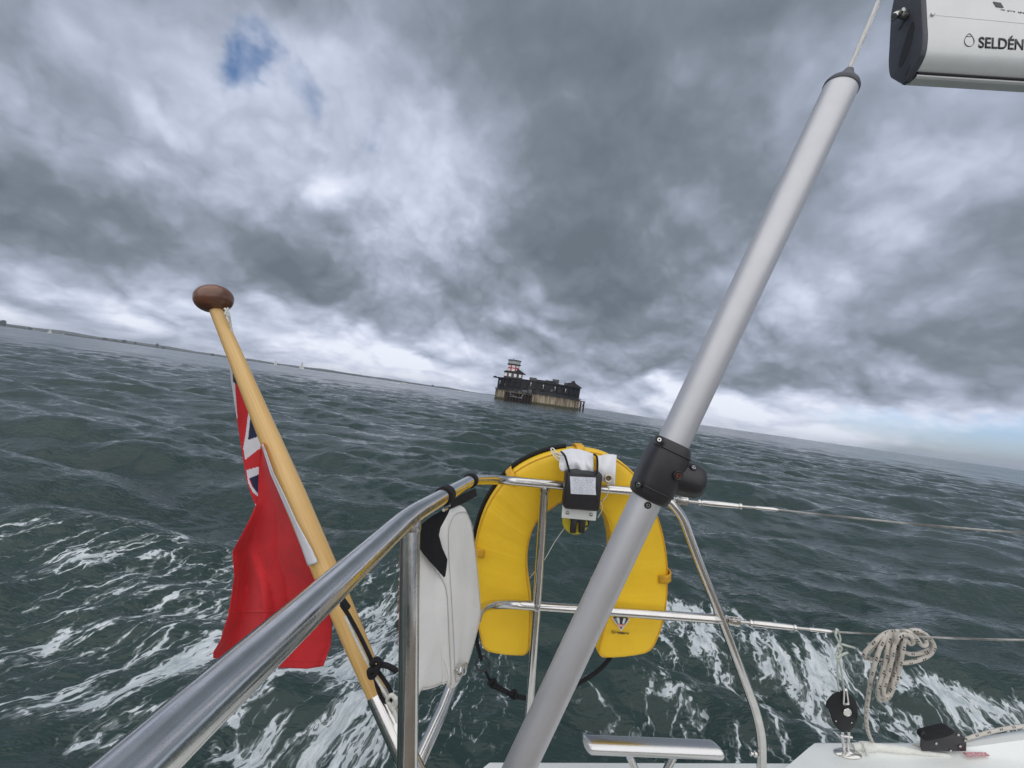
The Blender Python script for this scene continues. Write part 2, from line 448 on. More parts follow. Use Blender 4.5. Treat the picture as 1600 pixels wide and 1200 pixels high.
# ------------------------------------------------------------------ sea
def build_sea():
    rng = np.random.default_rng(11)
    rs = [0.0, .5, .9]; r = .9
    while r < 45: r += max(.010, r * .0062); rs.append(r)
    while r < 400: r += r * (.0062 + .012 * (math.log(r / 45) / math.log(400 / 45))); rs.append(r)
    while r < 19000: r += r * .06; rs.append(r)
    rs = np.array(rs)
    th = np.concatenate([np.linspace(-R(66), R(66), 980), np.linspace(R(66), R(294), 90)[1:-1]])
    nr, nt = len(rs), len(th)
    RR, TH = np.meshgrid(rs, th, indexing='ij')
    X = RR * np.sin(TH); Y = RR * np.cos(TH)
    dr = np.gradient(rs)[:, None] * np.ones_like(TH)
    dth = np.abs(np.gradient(th)); dth[(th > R(66.01))] = .044
    cell = np.maximum(dr, RR * dth[None, :])
    Z = np.zeros_like(X); DX = np.zeros_like(X); DY = np.zeros_like(X)
    # groupiness so that crests come and go
    g1 = .5 + .5 * np.sin(.21 * X + .13 * Y + 1.0) * np.sin(.17 * Y - .09 * X + .4)
    g2 = .5 + .5 * np.sin(.43 * X - .31 * Y + 2.1) * np.sin(.37 * Y + .28 * X)
    lam = np.geomspace(11.0, .16, 92)
    for i, l in enumerate(lam):
        l *= rng.uniform(.92, 1.08); k = 2 * math.pi / l
        spread = .34 + .30 * (i / len(lam))
        a = R(78) + rng.normal(0, spread)          # travel direction, nearly towards the eye
        if l < 1.2 and rng.random() < .3: a += R(60) * rng.choice([-1, 1])
        amp = .0088 * l ** .95 * (.80 if l > 4 else 1.22 if l > .8 else .66) * rng.uniform(.6, 1.35)
        if l > 5: amp *= .50
        c, s = math.cos(a), math.sin(a)
        ph = k * (c * X + s * Y) + rng.uniform(0, 6.283)
        fade = np.clip((l / cell - 2.2) / 2.5, 0, 1)
        grp = (.45 + 1.0 * (g1 if i % 2 else g2)) if l < 6 else 1.0
        A = amp * fade * grp
        sn = np.sin(ph); cs = np.cos(ph)
        if .35 < l < 5:          # peaked crests, flat troughs
            Z += A * (2.1 * np.exp(1.3 * (sn - 1)) - .86)
            ch = .55
        else:
            Z += A * sn; ch = .8
        DX += A * cs * c * ch; DY += A * cs * s * ch
    # ---- the yacht's own waves: a steep breaking stern wave running off to the right, a hollow inside it
    def line_dist(p, q):
        p = np.array(p); q = np.array(q); d = q - p; L_ = np.hypot(*d); d = d / L_
        s_ = (X - p[0]) * d[0] + (Y - p[1]) * d[1]
        n_ = (X - p[0]) * -d[1] + (Y - p[1]) * d[0]
        return s_, n_, L_
    wob = .16 * np.sin(1.7 * X + .6 * Y) + .09 * np.sin(3.9 * X - 1.3 * Y + 1.2) + .05 * np.sin(7.3 * X + 2.0 * Y)
    a0, a1 = sea_at(1010, 930), sea_at(1640, 1116)
    s_, n_, L_ = line_dist(a0, a1)
    n1 = n_ + wob
    along = np.clip((s_ + .8) / 1.2, 0, 1) * np.clip((L_ + 3 - s_) / 2, 0, 1)
    Z += along * (.11 * np.exp(-(np.clip(n1, 0, None) / .8) ** 2) * (n1 >= 0) + .11 * np.exp(-(np.clip(-n1, 0, None) / .34) ** 2) * (n1 < 0))
    Z -= along * .07 * np.exp(-((n1 + .9) / .5) ** 2)
    # ---- foam density
    def blob(x, y, rx, ry, amp, rot=0.0):
        g = sea_at(x, y); c, s = math.cos(rot), math.sin(rot)
        ux = (X - g.x) * c + (Y - g.y) * s; uy = -(X - g.x) * s + (Y - g.y) * c
        return amp * np.exp(-(ux / rx) ** 2 - (uy / ry) ** 2)
    D = np.zeros_like(X)
    inside = np.clip(-n1 / .12, 0, 1)              # the boat's side of the stern wave
    D += along * inside * (.50 * np.exp(-(n1 / .34) ** 2) + .70 * np.exp(-(n1 / 1.1) ** 2))
    D += .62 * along * np.exp(-((n1 - .02) / .05) ** 2) * (.55 + .45 * np.sin(2.6 * X + 1.1 * Y))
    for b_ in ((1210, 1010, .26, .55, .35), (1180, 1070, .30, .40, .35), (1290, 1120, .35, .35, .30), (1085, 965, .55, .22, .55), (1200, 985, .5, .14, .3),
               (1430, 1120, .5, .30, .30), (1060, 1090, .22, .35, .42), (1000, 1130, .25, .25, .34), (1170, 1150, .3, .22, .42),
               (940, 1060, .3, .3, .22), (900, 1130, .3, .2, .3), (720, 1110, .3, .35, .22), (780, 1040, .4, .4, .16), (640, 920, .5, .7, .50), (600, 985, .36, .5, .68),
               (560, 1060, .34, .45, .72), (420, 1160, .42, .20, .80), (540, 1150, .20, .28, .75), (520, 1060, .3, .3, .5), (590, 930, .4, .4, .3), (620, 1150, .2, .25, .45),
               (385, 1080, .22, .22, .50), (270, 1050, .30, .28, .62), (330, 965, .55, .6, .42), (200, 935, .60, .42, .34),
               (60, 990, .55, .25, .42), (150, 1090, .55, .16, .46), (50, 1090, .4, .16, .42), (330, 885, .9, .6, .26),
               (150, 890, 1.0, .4, .20), (40, 870, .8, .4, .16), (250, 850, 1.0, .5, .14), (200, 1150, .35, .14, .36), (460, 1100, .12, .13, -.7), (700, 1000, .5, .6, .18)):
        D += blob(*b_)
    D = D * np.clip((14 - RR) / 6, 0, 1)
    D = np.clip(D, 0, 1.08)
    me = bpy.data.meshes.new('sea')
    co = np.stack([X - DX, Y - DY, Z], -1).reshape(-1, 3)
    i = np.arange(nr - 1)[:, None]; j = np.arange(nt)[None, :]; j2 = (j + 1) % nt
    quads = np.stack([i * nt + j + 0 * j2, (i + 1) * nt + j, (i + 1) * nt + j2, i * nt + j2], -1).reshape(-1, 4)
    # theta runs clockwise seen from above, so this order faces up
    quads = quads[:, ::1]
    me.vertices.add(len(co)); me.vertices.foreach_set('co', co.astype(np.float32).ravel())
    me.loops.add(quads.size); me.loops.foreach_set('vertex_index', quads.astype(np.int32).ravel())
    me.polygons.add(len(quads)); me.polygons.foreach_set('loop_start', np.arange(0, quads.size, 4, dtype=np.int32))
    me.polygons.foreach_set('use_smooth', np.ones(len(quads), dtype=bool))
    me.update(calc_edges=True)
    at_ = me.attributes.new('foam', 'FLOAT', 'POINT'); at_.data.foreach_set('value', D.astype(np.float32).ravel())
    # slopes lost to the coarser far mesh come back as surface roughness
    lost = np.clip(np.log(np.maximum(cell, .01) / .02) / math.log(300), 0, 1)
    at2 = me.attributes.new('ripple', 'FLOAT', 'POINT'); at2.data.foreach_set('value', lost.astype(np.float32).ravel())
    me.materials.append(sea_mat())
    o = bpy.data.objects.new('sea', me); COL.objects.link(o)
    return tag(o, kind='structure')

def sea_mat():
    m_ = bpy.data.materials.new('sea_water'); m_.use_nodes = True; t = NT(m_.node_tree)
    pos = t.n('ShaderNodeNewGeometry').outputs['Position']
    foam = t.n('ShaderNodeAttribute', attribute_name='foam').outputs['Fac']
    rip = t.n('ShaderNodeAttribute', attribute_name='ripple').outputs['Fac']
    # foam pattern: strings and lace drawn out along the wake
    wv = t.v('SUBTRACT', t.noise(pos, 1.5, 4, .6, 0, 1), (.5, .5, .5))
    sp = t.n('ShaderNodeSeparateXYZ', {0: pos})
    lean = t.mr(sp.outputs[0], -1.3, .4, .56, .14)
    acr = t.m('SUBTRACT', sp.outputs[0], t.m('MULTIPLY', sp.outputs[1], lean))
    p0 = t.n('ShaderNodeCombineXYZ', {0: acr, 1: t.m('MULTIPLY', sp.outputs[1], .36), 2: 0.0}).outputs[0]
    p1 = t.v('ADD', p0, t.v('SCALE', wv, scale=.40))
    n1 = t.noise(p1, 4.2, 7, .58, .7)
    n2 = t.noise(p1, 17.0, 5, .60, .4)
    vo = t.n('ShaderNodeTexVoronoi', {'Vector': t.v('ADD', p1, t.v('SCALE', wv, scale=.35)), 'Scale': 4.6}, feature='DISTANCE_TO_EDGE').outputs['Distance']
    vo2 = t.n('ShaderNodeTexVoronoi', {'Vector': t.v('ADD', p1, t.v('SCALE', wv, scale=.2)), 'Scale': 15.0}, feature='DISTANCE_TO_EDGE').outputs['Distance']
    lace = t.m('ADD', t.mr(vo, .0, .14, .22, -.08), t.mr(vo2, .0, .20, .10, -.07))
    sig = t.m('ADD', t.m('ADD', t.m('MULTIPLY', t.m('SUBTRACT', n1, .5), 1.95), t.m('MULTIPLY', t.m('SUBTRACT', n2, .5), .62)), lace)
    sig = t.m('ADD', t.m('ADD', sig, .50), t.m('MULTIPLY', foam, .56))
    has = t.mr(foam, .05, .20)
    f_thick = t.m('MULTIPLY', t.mr(sig, .975, 1.035), has)
    n3 = t.noise(p0, 46.0, 3, .6, .3)
    froth = t.mr(n3, .40, .62, .25, 1.0)
    f_thin = t.m('MULTIPLY', t.m('MULTIPLY', t.mr(sig, .76, 1.0, 0, .44), froth), has)
    ff = t.m('MAXIMUM', f_thick, f_thin)
    # ripples too small for the mesh
    st = t.v('ADD', t.v('MULTIPLY', pos, (.55, 1.35, 1)), t.v('SCALE', wv, scale=.12))
    def crests(sc_, det):      # little sharp-backed wavelets
        n_ = t.noise(st, sc_, det, .55, .3)
        return t.m('SUBTRACT', .5, t.m('ABSOLUTE', t.m('SUBTRACT', n_, .5)))
    h = t.m('ADD', t.m('MULTIPLY', crests(2.6, 3), .050), t.m('MULTIPLY', crests(7.0, 3), .026))
    h = t.m('ADD', h, t.m('MULTIPLY', t.noise(st, 20.0, 3, .6, .4), .007))
    h = t.m('ADD', h, t.m('MULTIPLY', t.noise(t.v('MULTIPLY', pos, (.35, .9, 1)), 1.25, 4, .6, .5), t.m('MULTIPLY', rip, .14)))
    h = t.m('ADD', h, t.m('MULTIPLY', t.noise(t.v('MULTIPLY', pos, (.05, .12, 1)), 1.0, 6, .62, .5), t.m('MULTIPLY', t.m('MULTIPLY', rip, rip), 1.3)))
    nrm = t.n('ShaderNodeBump', {'Height': h, 'Strength': 1.0, 'Distance': 1.0}).outputs[0]
    deep = t.mix(t.mr(t.noise(pos, .25, 3, .5), .3, .7), (.0225, .0425, .0392), (.0295, .0510, .0462))
    # air beaten into the water beside the foam makes it paler and greener
    deep = t.mix(t.m('MULTIPLY', t.mr(sig, .78, 1.0), t.m('MULTIPLY', has, .35)), deep, (.062, .092, .089))
    water = t.n('ShaderNodeBsdfPrincipled', {'Base Color': deep, 'Roughness': t.mr(rip, 0, 1, .035, .16, False), 'IOR': 1.333, 'Normal': nrm})
    fh = t.m('ADD', t.m('MULTIPLY', f_thick, .02), t.m('MULTIPLY', n2, .035))
    fn = t.n('ShaderNodeBump', {'Height': fh, 'Strength': .8, 'Distance': 1.0}).outputs[0]
    fcol = t.mix(t.m('MULTIPLY', t.mr(n2, .3, .65), t.mr(n3, .25, .6, .55, 1.0)), (.38, .44, .46), (.70, .74, .76))
    fm = t.n('ShaderNodeBsdfPrincipled', {'Base Color': fcol, 'Roughness': .75, 'Normal': fn, 'Specular IOR Level': .3})
    mx = t.n('ShaderNodeMixShader', {0: t.m('MULTIPLY', ff, .92), 1: water.outputs[0], 2: fm.outputs[0]})
    t.n('ShaderNodeOutputMaterial', {'Surface': mx.outputs[0]})
    return m_
build_sea()

# ------------------------------------------------------------------ far shore, vessels, fort
M['far_land'] = mat('far_wooded_shore', (.060, .075, .075), .9, var=.35, vscale=.006, detail=6, stretch=(1, 1, 3))
M['far_hill'] = mat('far_downs', (.10, .115, .115), .9, var=.2, vscale=.002, detail=5)
M['far_build'] = mat('far_concrete', (.16, .17, .18), .8, var=.3, vscale=.05)
M['far_build_pale'] = mat('far_pale_render', (.42, .44, .46), .8, var=.2, vscale=.05)
M['far_build_dark'] = mat('far_dark_cladding', (.11, .12, .135), .7, var=.3, vscale=.05)
M['boat_white'] = mat('boat_white', (.75, .75, .74), .4)
M['sail'] = mat('sailcloth', (.70, .70, .68), .8, var=.05, vscale=2)
M['boat_dark'] = mat('boat_dark', (.05, .055, .07), .5)

def shore(name, x_a, x_b, dist, depth, h_a, h_b, mat_, seed, rough=.4, n=260):
    """a low strip of coast rising from the water; heights in metres, x = frame columns of its ends"""
    rng = random.Random(seed); a, b = bearing(x_a), bearing(x_b)
    ta, tb = math.atan2(a.x, a.y), math.atan2(b.x, b.y)
    mb = MB(); rows = [[] for _ in range(7)]
    hs = []; acc = 0
    for i in range(n + 1): acc = acc * .86 + rng.uniform(-1, 1) * .5; hs.append(acc)
    for i in range(n + 1):
        f = i / n; th = ta + (tb - ta) * f
        h = (h_a + (h_b - h_a) * f) * (1 + rough * (.45 * math.sin(f * 17 + seed) + .35 * math.sin(f * 43 + 2 * seed)) + .22 * rough * hs[i])
        h *= min(1, (1 - f) * 9 + .05)
        for k in range(7):
            g = k / 6; rr_ = dist + depth * g + (40 * math.sin(f * 31 + seed) if k == 0 else 0)
            z = -1.5 if k in (0, 6) else h * (.42, .62, .85, 1.0, .9)[k - 1] * (1 + .1 * math.sin(f * 90 + k * 2))
            rows[k].append((math.sin(th) * rr_, math.cos(th) * rr_, z))
    mb.grid(rows)
    return tag(mb.build(name, mat_, world=True, smooth=False), kind='structure')
shore("hills", -260, 760, 9800, 2500, 58, 42, M['far_hill'], 3, .35)
shore('shore', -260, 905, 6200, 1300, 15, 10, M['far_land'], 5, .55)
shore('shore', 840, 1010, 13500, 800, 20, 10, M['far_hill'], 9, .4)

def far_block(x, dist, w_, h_, mat_, label, cat='building', name='tower_block', steps=None, group='buildings on the far shore'):
    g = bearing(x) * dist; ax = (Vector((g.y, -g.x, 0)).normalized(), Vector((g.x, g.y, 0)).normalized(), Vector((0, 0, 1)))
    h_ *= .78 * ax[1].y
    o = thing(name, label, cat, (g.x, g.y, 0), group, world=True)
    mb = MB(); c = Vector((g.x, g.y, 0))
    mb.box(c + ax[2] * h_ / 2, ax, (w_, 22, h_)); mb.build('wall', mat_, o, smooth=False)
    mb = MB()
    for dx, dw_, dh in (steps or [(0, .4, .10)]):
        mb.box(c + ax[0] * dx * w_ + ax[2] * (h_ + dh * h_ / 2 - .05), ax, (w_ * dw_, 12, dh * h_))
    q_ = mb.build('roof_housing', M['far_build_dark'], o, smooth=False); q_['kind'] = 'stuff'
    mb = MB(); nl = max(2, int(h_ / 9))
    for k in range(nl):
        mb.box(c - ax[1] * 11 + ax[2] * (h_ * (k + .55) / nl), ax, (w_ * .86, .6, h_ / nl * .38))
    wdw = mb.build('window_band', M['far_build_dark'], o, smooth=False); wdw['kind'] = 'stuff'
    return o
far_block(3, 6150, 46, 100, M['far_build_dark'], 'tallest blue-grey tower block on the shore, at the left edge of the picture', steps=[(.12, .5, .16)])
far_block(47, 6150, 26, 46, M['far_build'], 'grey block beside the long pale terrace on the far shore')
far_block(76, 6150, 215, 24, M['far_build_pale'], 'long pale low terrace along the far shore', name='terrace', steps=[(-.3, .2, .3), (.2, .3, .2)])
far_block(112, 6150, 80, 20, M['far_build'], 'low grey building just right of the long pale terrace', name='warehouse')
far_block(164, 6150, 40, 46, M['far_build_dark'], 'dark block, left of three blocks on the shore left of the flagstaff')
far_block(180, 6150, 34, 34, M['far_build'], 'low grey block on the far shore between two dark blocks')
far_block(194, 6150, 34, 58, M['far_build_dark'], 'broad dark block on the far shore, middle of three', steps=[(-.1, .5, .12)])
far_block(211, 6150, 18, 56, M['far_build'], 'narrow grey tower on the shore right of the broad dark block')
far_block(245, 6150, 30, 68, M['far_build'], 'grey tower with stepped top, left of the flagstaff knob', steps=[(0, .5, .22), (.3, .2, .1)])
far_block(255, 6150, 36, 36, M['far_build_dark'], 'low dark block against the stepped grey tower')
far_block(332, 6150, 34, 42, M['far_build_dark'], 'small dark block on the shore just under the flagstaff knob')
far_block(445, 6150, 90, 16, M['far_build_pale'], 'low pale buildings on the shore between the two sailing boats', name='terrace')
far_block(585, 6150, 60, 20, M['far_build_pale'], 'pale low building on the shore left of the motor boat', name='warehouse')
far_block(676, 6150, 30, 34, M['far_build_dark'], 'small dark block on the shore left of the fort')

def yacht(x, dist, L_, mast, heel, sails, label, head=1):
    g = bearing(x) * dist; c = Vector((g.x, g.y, 0)); a = Vector((g.y, -g.x, 0)).normalized() * head; z = Vector((0, 0, 1)); d = a.cross(z)
    o = thing('sailing_boat', label, 'sailing boat', c, 'small sailing boats on the horizon', world=True)
    mb = MB(); rows = []
    for i in range(9):
        f = i / 8; wd = L_ * .15 * math.sin(math.pi * min(1, .12 + f * .88)) ** .7 + .02
        x_ = (f - .5) * L_
        rows.append([c + a * x_ + d * (wd * s_) + z * h_ for s_, h_ in ((1, .9 + .5 * abs(f - .45)), (.8, -.2), (-.8, -.2), (-1, .9 + .5 * abs(f - .45)))])
    mb.grid(rows, closed_u=True); mb.box(c + z * 1.5 + a * .3, (a, d, z), (L_ * .38, L_ * .16, .8), .2)
    mb.build('hull', M['boat_white'], o)
    top = c + z * mast + d * heel * mast + a * .3
    mb = MB(); mb.tube([c + a * .5 + z, top], [.14, .09], 6); mb.build('mast', M['alu'], o)
    mb = MB(); mb.tube([c + a * .4 + z * 2.2, c - a * L_ * .4 + z * 2.0], .1, 6); mb.build('boom', M['alu'], o)
    if sails:
        mb = MB(); R_ = []
        for i in range(9):
            f = i / 8; p = c + a * .3 + z * 2.4 + (top - c - z * 2.4 - a * .3) * f
            w_ = L_ * .40 * (1 - f) ** .9
            R_.append([p - a * w_ * t_ + d * (.25 * w_ * t_ * (1 - t_) * 2) for t_ in (0, .33, .66, 1)])
        mb.grid(R_); mb.build('mainsail', M['sail'], o)
        mb = MB(); R_ = []
        for i in range(9):
            f = i / 8; p = c + a * L_ * .5 * (1 - f) + z * (1.3 + f * (mast * .86 - 1.3)) + a * .3 * f
            R_.append([p + (c + a * .5 + z * (1.8 + f * (mast * .86 - 1.8)) - p) * t_ + d * t_ * (1 - t_) * .8 for t_ in (0, .33, .66, 1)])
        mb.grid(R_); mb.build('headsail', M['sail'], o)
yacht(78, 1500, 9, 12, .05, True, 'tiny white sailing boat off the far shore at the left', -1)
yacht(430, 1250, 9, 15, .06, True, 'smaller white sailing boat right of the flagstaff, the left one of two', 1)
yacht(471, 1000, 10.5, 17, .08, True, 'larger white sailing boat right of the flagstaff, with a taller mast', 1)
yacht(719, 1300, 6, 5.5, .03, False, 'tiny white sailing boat on the water left of the fort', -1)

def motor_boat(x, dist, L_, label, foam=True):
    g = bearing(x) * dist; c = Vector((g.x, g.y, 0)); a = Vector((g.y, -g.x, 0)).normalized(); z = Vector((0, 0, 1)); d = a.cross(z)
    o = thing('motor_boat', label, 'motor boat', c, None, world=True)
    mb = MB(); rows = []
    for i in range(9):
        f = i / 8; wd = L_ * .17 * (1 - max(0, f - .45) ** 2 * 3.2); x_ = (f - .5) * L_
        rows.append([c + a * x_ + d * (wd * s_) + z * h_ for s_, h_ in ((1, 1.1 + .8 * f), (.7, -.2), (-.7, -.2), (-1, 1.1 + .8 * f))])
    mb.grid(rows, closed_u=True); mb.build('hull', M['boat_white'], o)
    mb = MB(); mb.box(c + z * 2.1 - a * .4, (a, d, z), (L_ * .34, L_ * .22, 1.4), .3); mb.build('wheelhouse', M['boat_white'], o)
    mb = MB(); mb.box(c + z * 2.3 - a * .2, (a, d, z), (L_ * .35, L_ * .225, .5)); mb.build('windscreen', M['boat_dark'], o)
    if foam:
        mb = MB()
        for k in range(14):
            rr_ = random.Random(k); f = k / 13
            mb.lathe(c - a * (L_ * .5 + f * 14) + d * rr_.uniform(-1, 1) + z * .1, z, [(-.3, .9 - .4 * f), (.25, .7 - .3 * f), (.6 - .3 * f, .1)], 7)
        w_ = mb.build('wash', mat('wash_foam', (.7, .73, .75), .8), o); w_['kind'] = 'stuff'
motor_boat(631, 620, 9, 'white motor boat throwing wash, midway between the sailing boats and the fort')
motor_boat(1138, 5200, 38, 'tiny grey ship on the open horizon right of the silver tube', False)

# ---- the sea fort
M['granite'] = None
def granite_mat():
    m_ = bpy.data.materials.new('stained_granite'); m_.use_nodes = True; t = NT(m_.node_tree)
    tc = t.n('ShaderNodeTexCoord').outputs['Object']; s_ = t.n('ShaderNodeSeparateXYZ', {0: tc})
    streak = t.noise(t.v('MULTIPLY', tc, (1, 1, .12)), .55, 6, .65)
    c = t.mix(t.mr(streak, .35, .68), (.17, .135, .095), (.50, .42, .31))
    run = t.noise(t.v('MULTIPLY', tc, (1, 1, .05)), 1.3, 4, .6)
    c = t.mix(t.mr(run, .55, .72, 0, .7), c, (.055, .05, .045))
    z_ = t.m('ADD', s_.outputs[2], t.m('MULTIPLY', t.noise(tc, .4, 4, .6), 1.6))
    c = t.mix(t.mr(z_, 3.0, 1.9), c, (.075, .070, .045))
    p = t.n('ShaderNodeBsdfPrincipled', {'Base Color': c, 'Roughness': .85})
    t.n('ShaderNodeOutputMaterial', {'Surface': p.outputs[0]}); return m_
M['granite'] = granite_mat()
M['iron'] = mat('blackened_iron', (.020, .020, .024), .6, var=.5, vscale=.5, detail=6, stretch=(1, 1, .25))
M['iron_grey'] = mat('weathered_grey_iron', (.085, .088, .095), .7, var=.4, vscale=.4, detail=6)
M['rusty_iron'] = mat('rusty_iron', (.075, .042, .030), .8, var=.5, vscale=.4, detail=6)
M['tower_white'] = mat('lighthouse_white', (.78, .76, .75), .6)
M['tower_red'] = mat('lighthouse_red', (.42, .035, .045), .6)
M['dark_glass'] = mat('dark_glass', (.02, .025, .03), .1)
M['lamp_white'] = mat('white_lamp_housing', (.75, .75, .75), .5)

def fort():
    D_ = 312.0; g = bearing(838.5) * D_; c = Vector((g.x, g.y, 0)); ex = Vector((g.y, -g.x, 0)).normalized(); ey = Vector((g.x, g.y, 0)).normalized(); ez = Vector((0, 0, 1))
    S = 1.02
    def P(x, y, z): return c + (ex * x + ey * y + ez * z) * S
    o = thing('sea_fort', 'round black and stone sea fort with a red and white lighthouse, standing in the water', 'fort', c, world=True)
    ax = (ex, ey, ez)
    def bx(mb, x, y, z, a, b, h, bev=0): mb.box(P(x, y, z), ax, (a * S, b * S, h * S), bev)
    mb = MB(); mb.lathe(P(0, 0, 0), ez, [(-3 * S, 30.8 * S), (.6 * S, 30.7 * S), (.7 * S, 30.4 * S), (6.9 * S, 30.1 * S), (6.9 * S, 29 * S)], 96)
    base = mb.build('masonry_base', M['granite'], o)
    mb = MB()
    for k in range(48):
        a = 2 * math.pi * k / 48
        mb.box(P(math.cos(a) * 30.35, math.sin(a) * 30.35, 3.6), (Vector((0, 0, 1)), ex * -math.sin(a) + ey * math.cos(a), ex * math.cos(a) + ey * math.sin(a)), (6.2 * S, .5 * S, .3 * S))
    r_ = mb.build('pilaster', M['granite'], base, smooth=False); r_['kind'] = 'stuff'
    mb = MB(); mb.lathe(P(0, 0, 0), ez, [(6.9 * S, 30.9 * S), (7.35 * S, 31.0 * S), (7.35 * S, 28 * S)], 96); gal = mb.build('gallery', M['iron_grey'], o)
    mb = MB()
    for k in range(84):
        a = 2 * math.pi * k / 84; p = P(math.cos(a) * 30.8, math.sin(a) * 30.8, 7.3); mb.tube([p, p + ez * 1.1], .07, 5)
    for h in (7.9, 8.4): mb.tube([P(math.cos(2 * math.pi * k / 96) * 30.8, math.sin(2 * math.pi * k / 96) * 30.8, h) for k in range(96)], .06, 5, closed=True)
    mb.build('railing', M['iron_grey'], gal)
    mb = MB(); mb.lathe(P(0, 0, 0), ez, [(7.3 * S, 29.3 * S), (14.6 * S, 29.3 * S), (14.7 * S, 29.9 * S), (15.5 * S, 29.9 * S), (15.6 * S, 29.0 * S), (15.4 * S, 26 * S), (16.3 * S, 14 * S), (16.5 * S, .0)], 96)
    drum = mb.build('iron_drum', M['iron'], o, angle=25)
    mb = MB()
    for k in range(36):
        a = 2 * math.pi * (k + .5) / 36
        mb.box(P(math.cos(a) * 29.4, math.sin(a) * 29.4, 11), (ez, ex * -math.sin(a) + ey * math.cos(a), ex * math.cos(a) + ey * math.sin(a)), (7.2 * S, .7 * S, .6 * S))
    r_ = mb.build('rib', M['iron'], drum, smooth=False); r_['kind'] = 'stuff'
    # gun ports, front half: lids a little paler than the drum
    for k in range(16):
        a = math.pi + math.pi * (k + .5) / 16 ; mb = MB()
        t_ = (ez, ex * -math.sin(a) + ey * math.cos(a), ex * math.cos(a) + ey * math.sin(a))
        mb.box(P(math.cos(a) * 29.5, math.sin(a) * 29.5, 10.4), t_, (1.9 * S, 2.3 * S, .35 * S), .1); mb.build('gun_port', M['iron_grey'] if k in (3, 9) else M['iron'], drum)
    # wall lamps
    for x, z in ((-5.2, 13.4), (3.0, 13.0), (10.8, 12.9), (18.0, 12.6), (-27, 12.5)):
        y = -math.sqrt(29.9 ** 2 - x * x); mb = MB(); bx(mb, x, y - .3, z, .5, .6, 1.1, .1); bx(mb, x, y - .2, z - 1.2, .2, .3, 1.4); mb.build('wall_lamp', M['lamp_white'], drum)
    # small dashes standing in for unreadable white lettering high on the drum
    mb = MB(); rr_ = random.Random(4)
    for k in range(24):
        a = R(232 + k * 1.45); mb.box(P(math.cos(a) * 29.95, math.sin(a) * 29.95, 13.9 + rr_.uniform(-.25, .25)), (ez, ex * -math.sin(a) + ey * math.cos(a), ex * math.cos(a) + ey * math.sin(a)), (rr_.uniform(.2, .6), rr_.uniform(.3, .6), .15))
    q_ = mb.build('lettering_dashes', M['iron_grey'], drum, smooth=False); q_['kind'] = 'stuff'
    # roof works
    mb = MB(); bx(mb, -30.2, -6, 15.3, 5.5, 2.2, .9); bx(mb, -31.5, -6, 15.6, 1.5, 2, 1.2); mb.build('davit_beam', M['iron'], o)
    for x, y, a, b, h, mt in ((-4.5, -12, 5, 8, 2.3, 'iron_grey'), (-1, -8, 9, 8, 1.6, 'iron'), (7.5, -10, 7, 7, 1.9, 'iron'), (11.3, -9, 4.4, 5, 3.4, 'iron_grey'), (20, -8, 5, 5, 2.2, 'iron_grey'), (2.2, -16, 4, 4, 1.2, 'iron')):
        mb = MB(); bx(mb, x, y, 15.8 + h / 2, a, b, h, .15); mb.build('roof_hut', M[mt], o)
    mb = MB(); pr = [P(19.6, -12, 15.6), P(30.0, -12, 15.6), P(29.5, -12, 15.9), P(25.2, -12, 18.2), P(23.9, -12, 20.0), P(22.6, -12, 19.6), P(22.0, -12, 18.4), P(19.6, -12, 18.0)]
    mb.prism(pr, ey * 7); mb.build('pitched_hut', M['iron'], o, smooth=False)
    # lighthouse
    lx, ly = -19.0, -12.0
    hs = MB(); bx(hs, lx + .5, ly, 17.6, 12.5, 9, 4.2, .1); house = hs.build('keeper_house', M['iron_grey'], o)
    mb = MB(); mb.prism([P(lx - 6.4, ly - 5, 19.7), P(lx + 9.0, ly - 5, 19.5), P(lx + 3.4, ly - 5, 22.6), P(lx + 2.0, ly - 5, 20.6), P(lx - 4.6, ly - 5, 20.5)], ey * 10); mb.build('roof', M['iron'], house, smooth=False)
    for x in (-4.6, -1.6, 2.0, 5.4):
        mb = MB(); bx(mb, lx + x, ly - 4.6, 17.7, 1.8, .3, 2.2); wf = mb.build('window', M['tower_white'], house, smooth=False)
        mb = MB(); bx(mb, lx + x, ly - 4.8, 17.5, .9, .1, 1.0); mb.build('pane', M['tower_white'], wf, smooth=False)
    rows = []; NS = 8
    tw = MB()
    def ring(z, r, off=R(22.5)): return [P(lx + math.cos(off + 2 * math.pi * k / NS) * r, ly + math.sin(off + 2 * math.pi * k / NS) * r, z) for k in range(NS)]
    def mi(i, j): return 0
    prof = [(20.5, 4.3), (22.0, 4.15), (23.4, 4.0), (24.9, 3.85), (25.0, 3.85)]
    tw.grid([ring(z, r) for z, r in prof], closed_u=True); tower = tw.build('tower', M['tower_red'], o, smooth=False)
    for zi, (z, r) in enumerate(((21.45, 4.28), (23.9, 3.98))):
        for k in range(NS):
            a = 2 * math.pi * k / NS + R(0)
            mb = MB(); t_ = (ex * -math.sin(a) + ey * math.cos(a), ex * math.cos(a) + ey * math.sin(a), ez)
            mb.box(P(lx + math.cos(a) * r * .93, ly + math.sin(a) * r * .93, z), t_, (2.2 * S, .35 * S, 1.6 * S)); mb.build('white_panel', M['tower_white'], tower, smooth=False)
    mb = MB(); mb.lathe(P(lx, ly, 0), ez, [(25.0 * S, 4.6 * S), (25.5 * S, 4.9 * S), (25.6 * S, 4.2 * S)], 24); mb.build('balcony', M['iron'], tower)
    mb = MB(); mb.lathe(P(lx, ly, 0), ez, [(25.6 * S, 4.4 * S), (27.8 * S, 4.2 * S), (27.85 * S, 4.7 * S), (28.4 * S, 4.4 * S), (28.6 * S, 1 * S)], 24); lan = mb.build('lantern_room', M['far_build_pale'], tower)
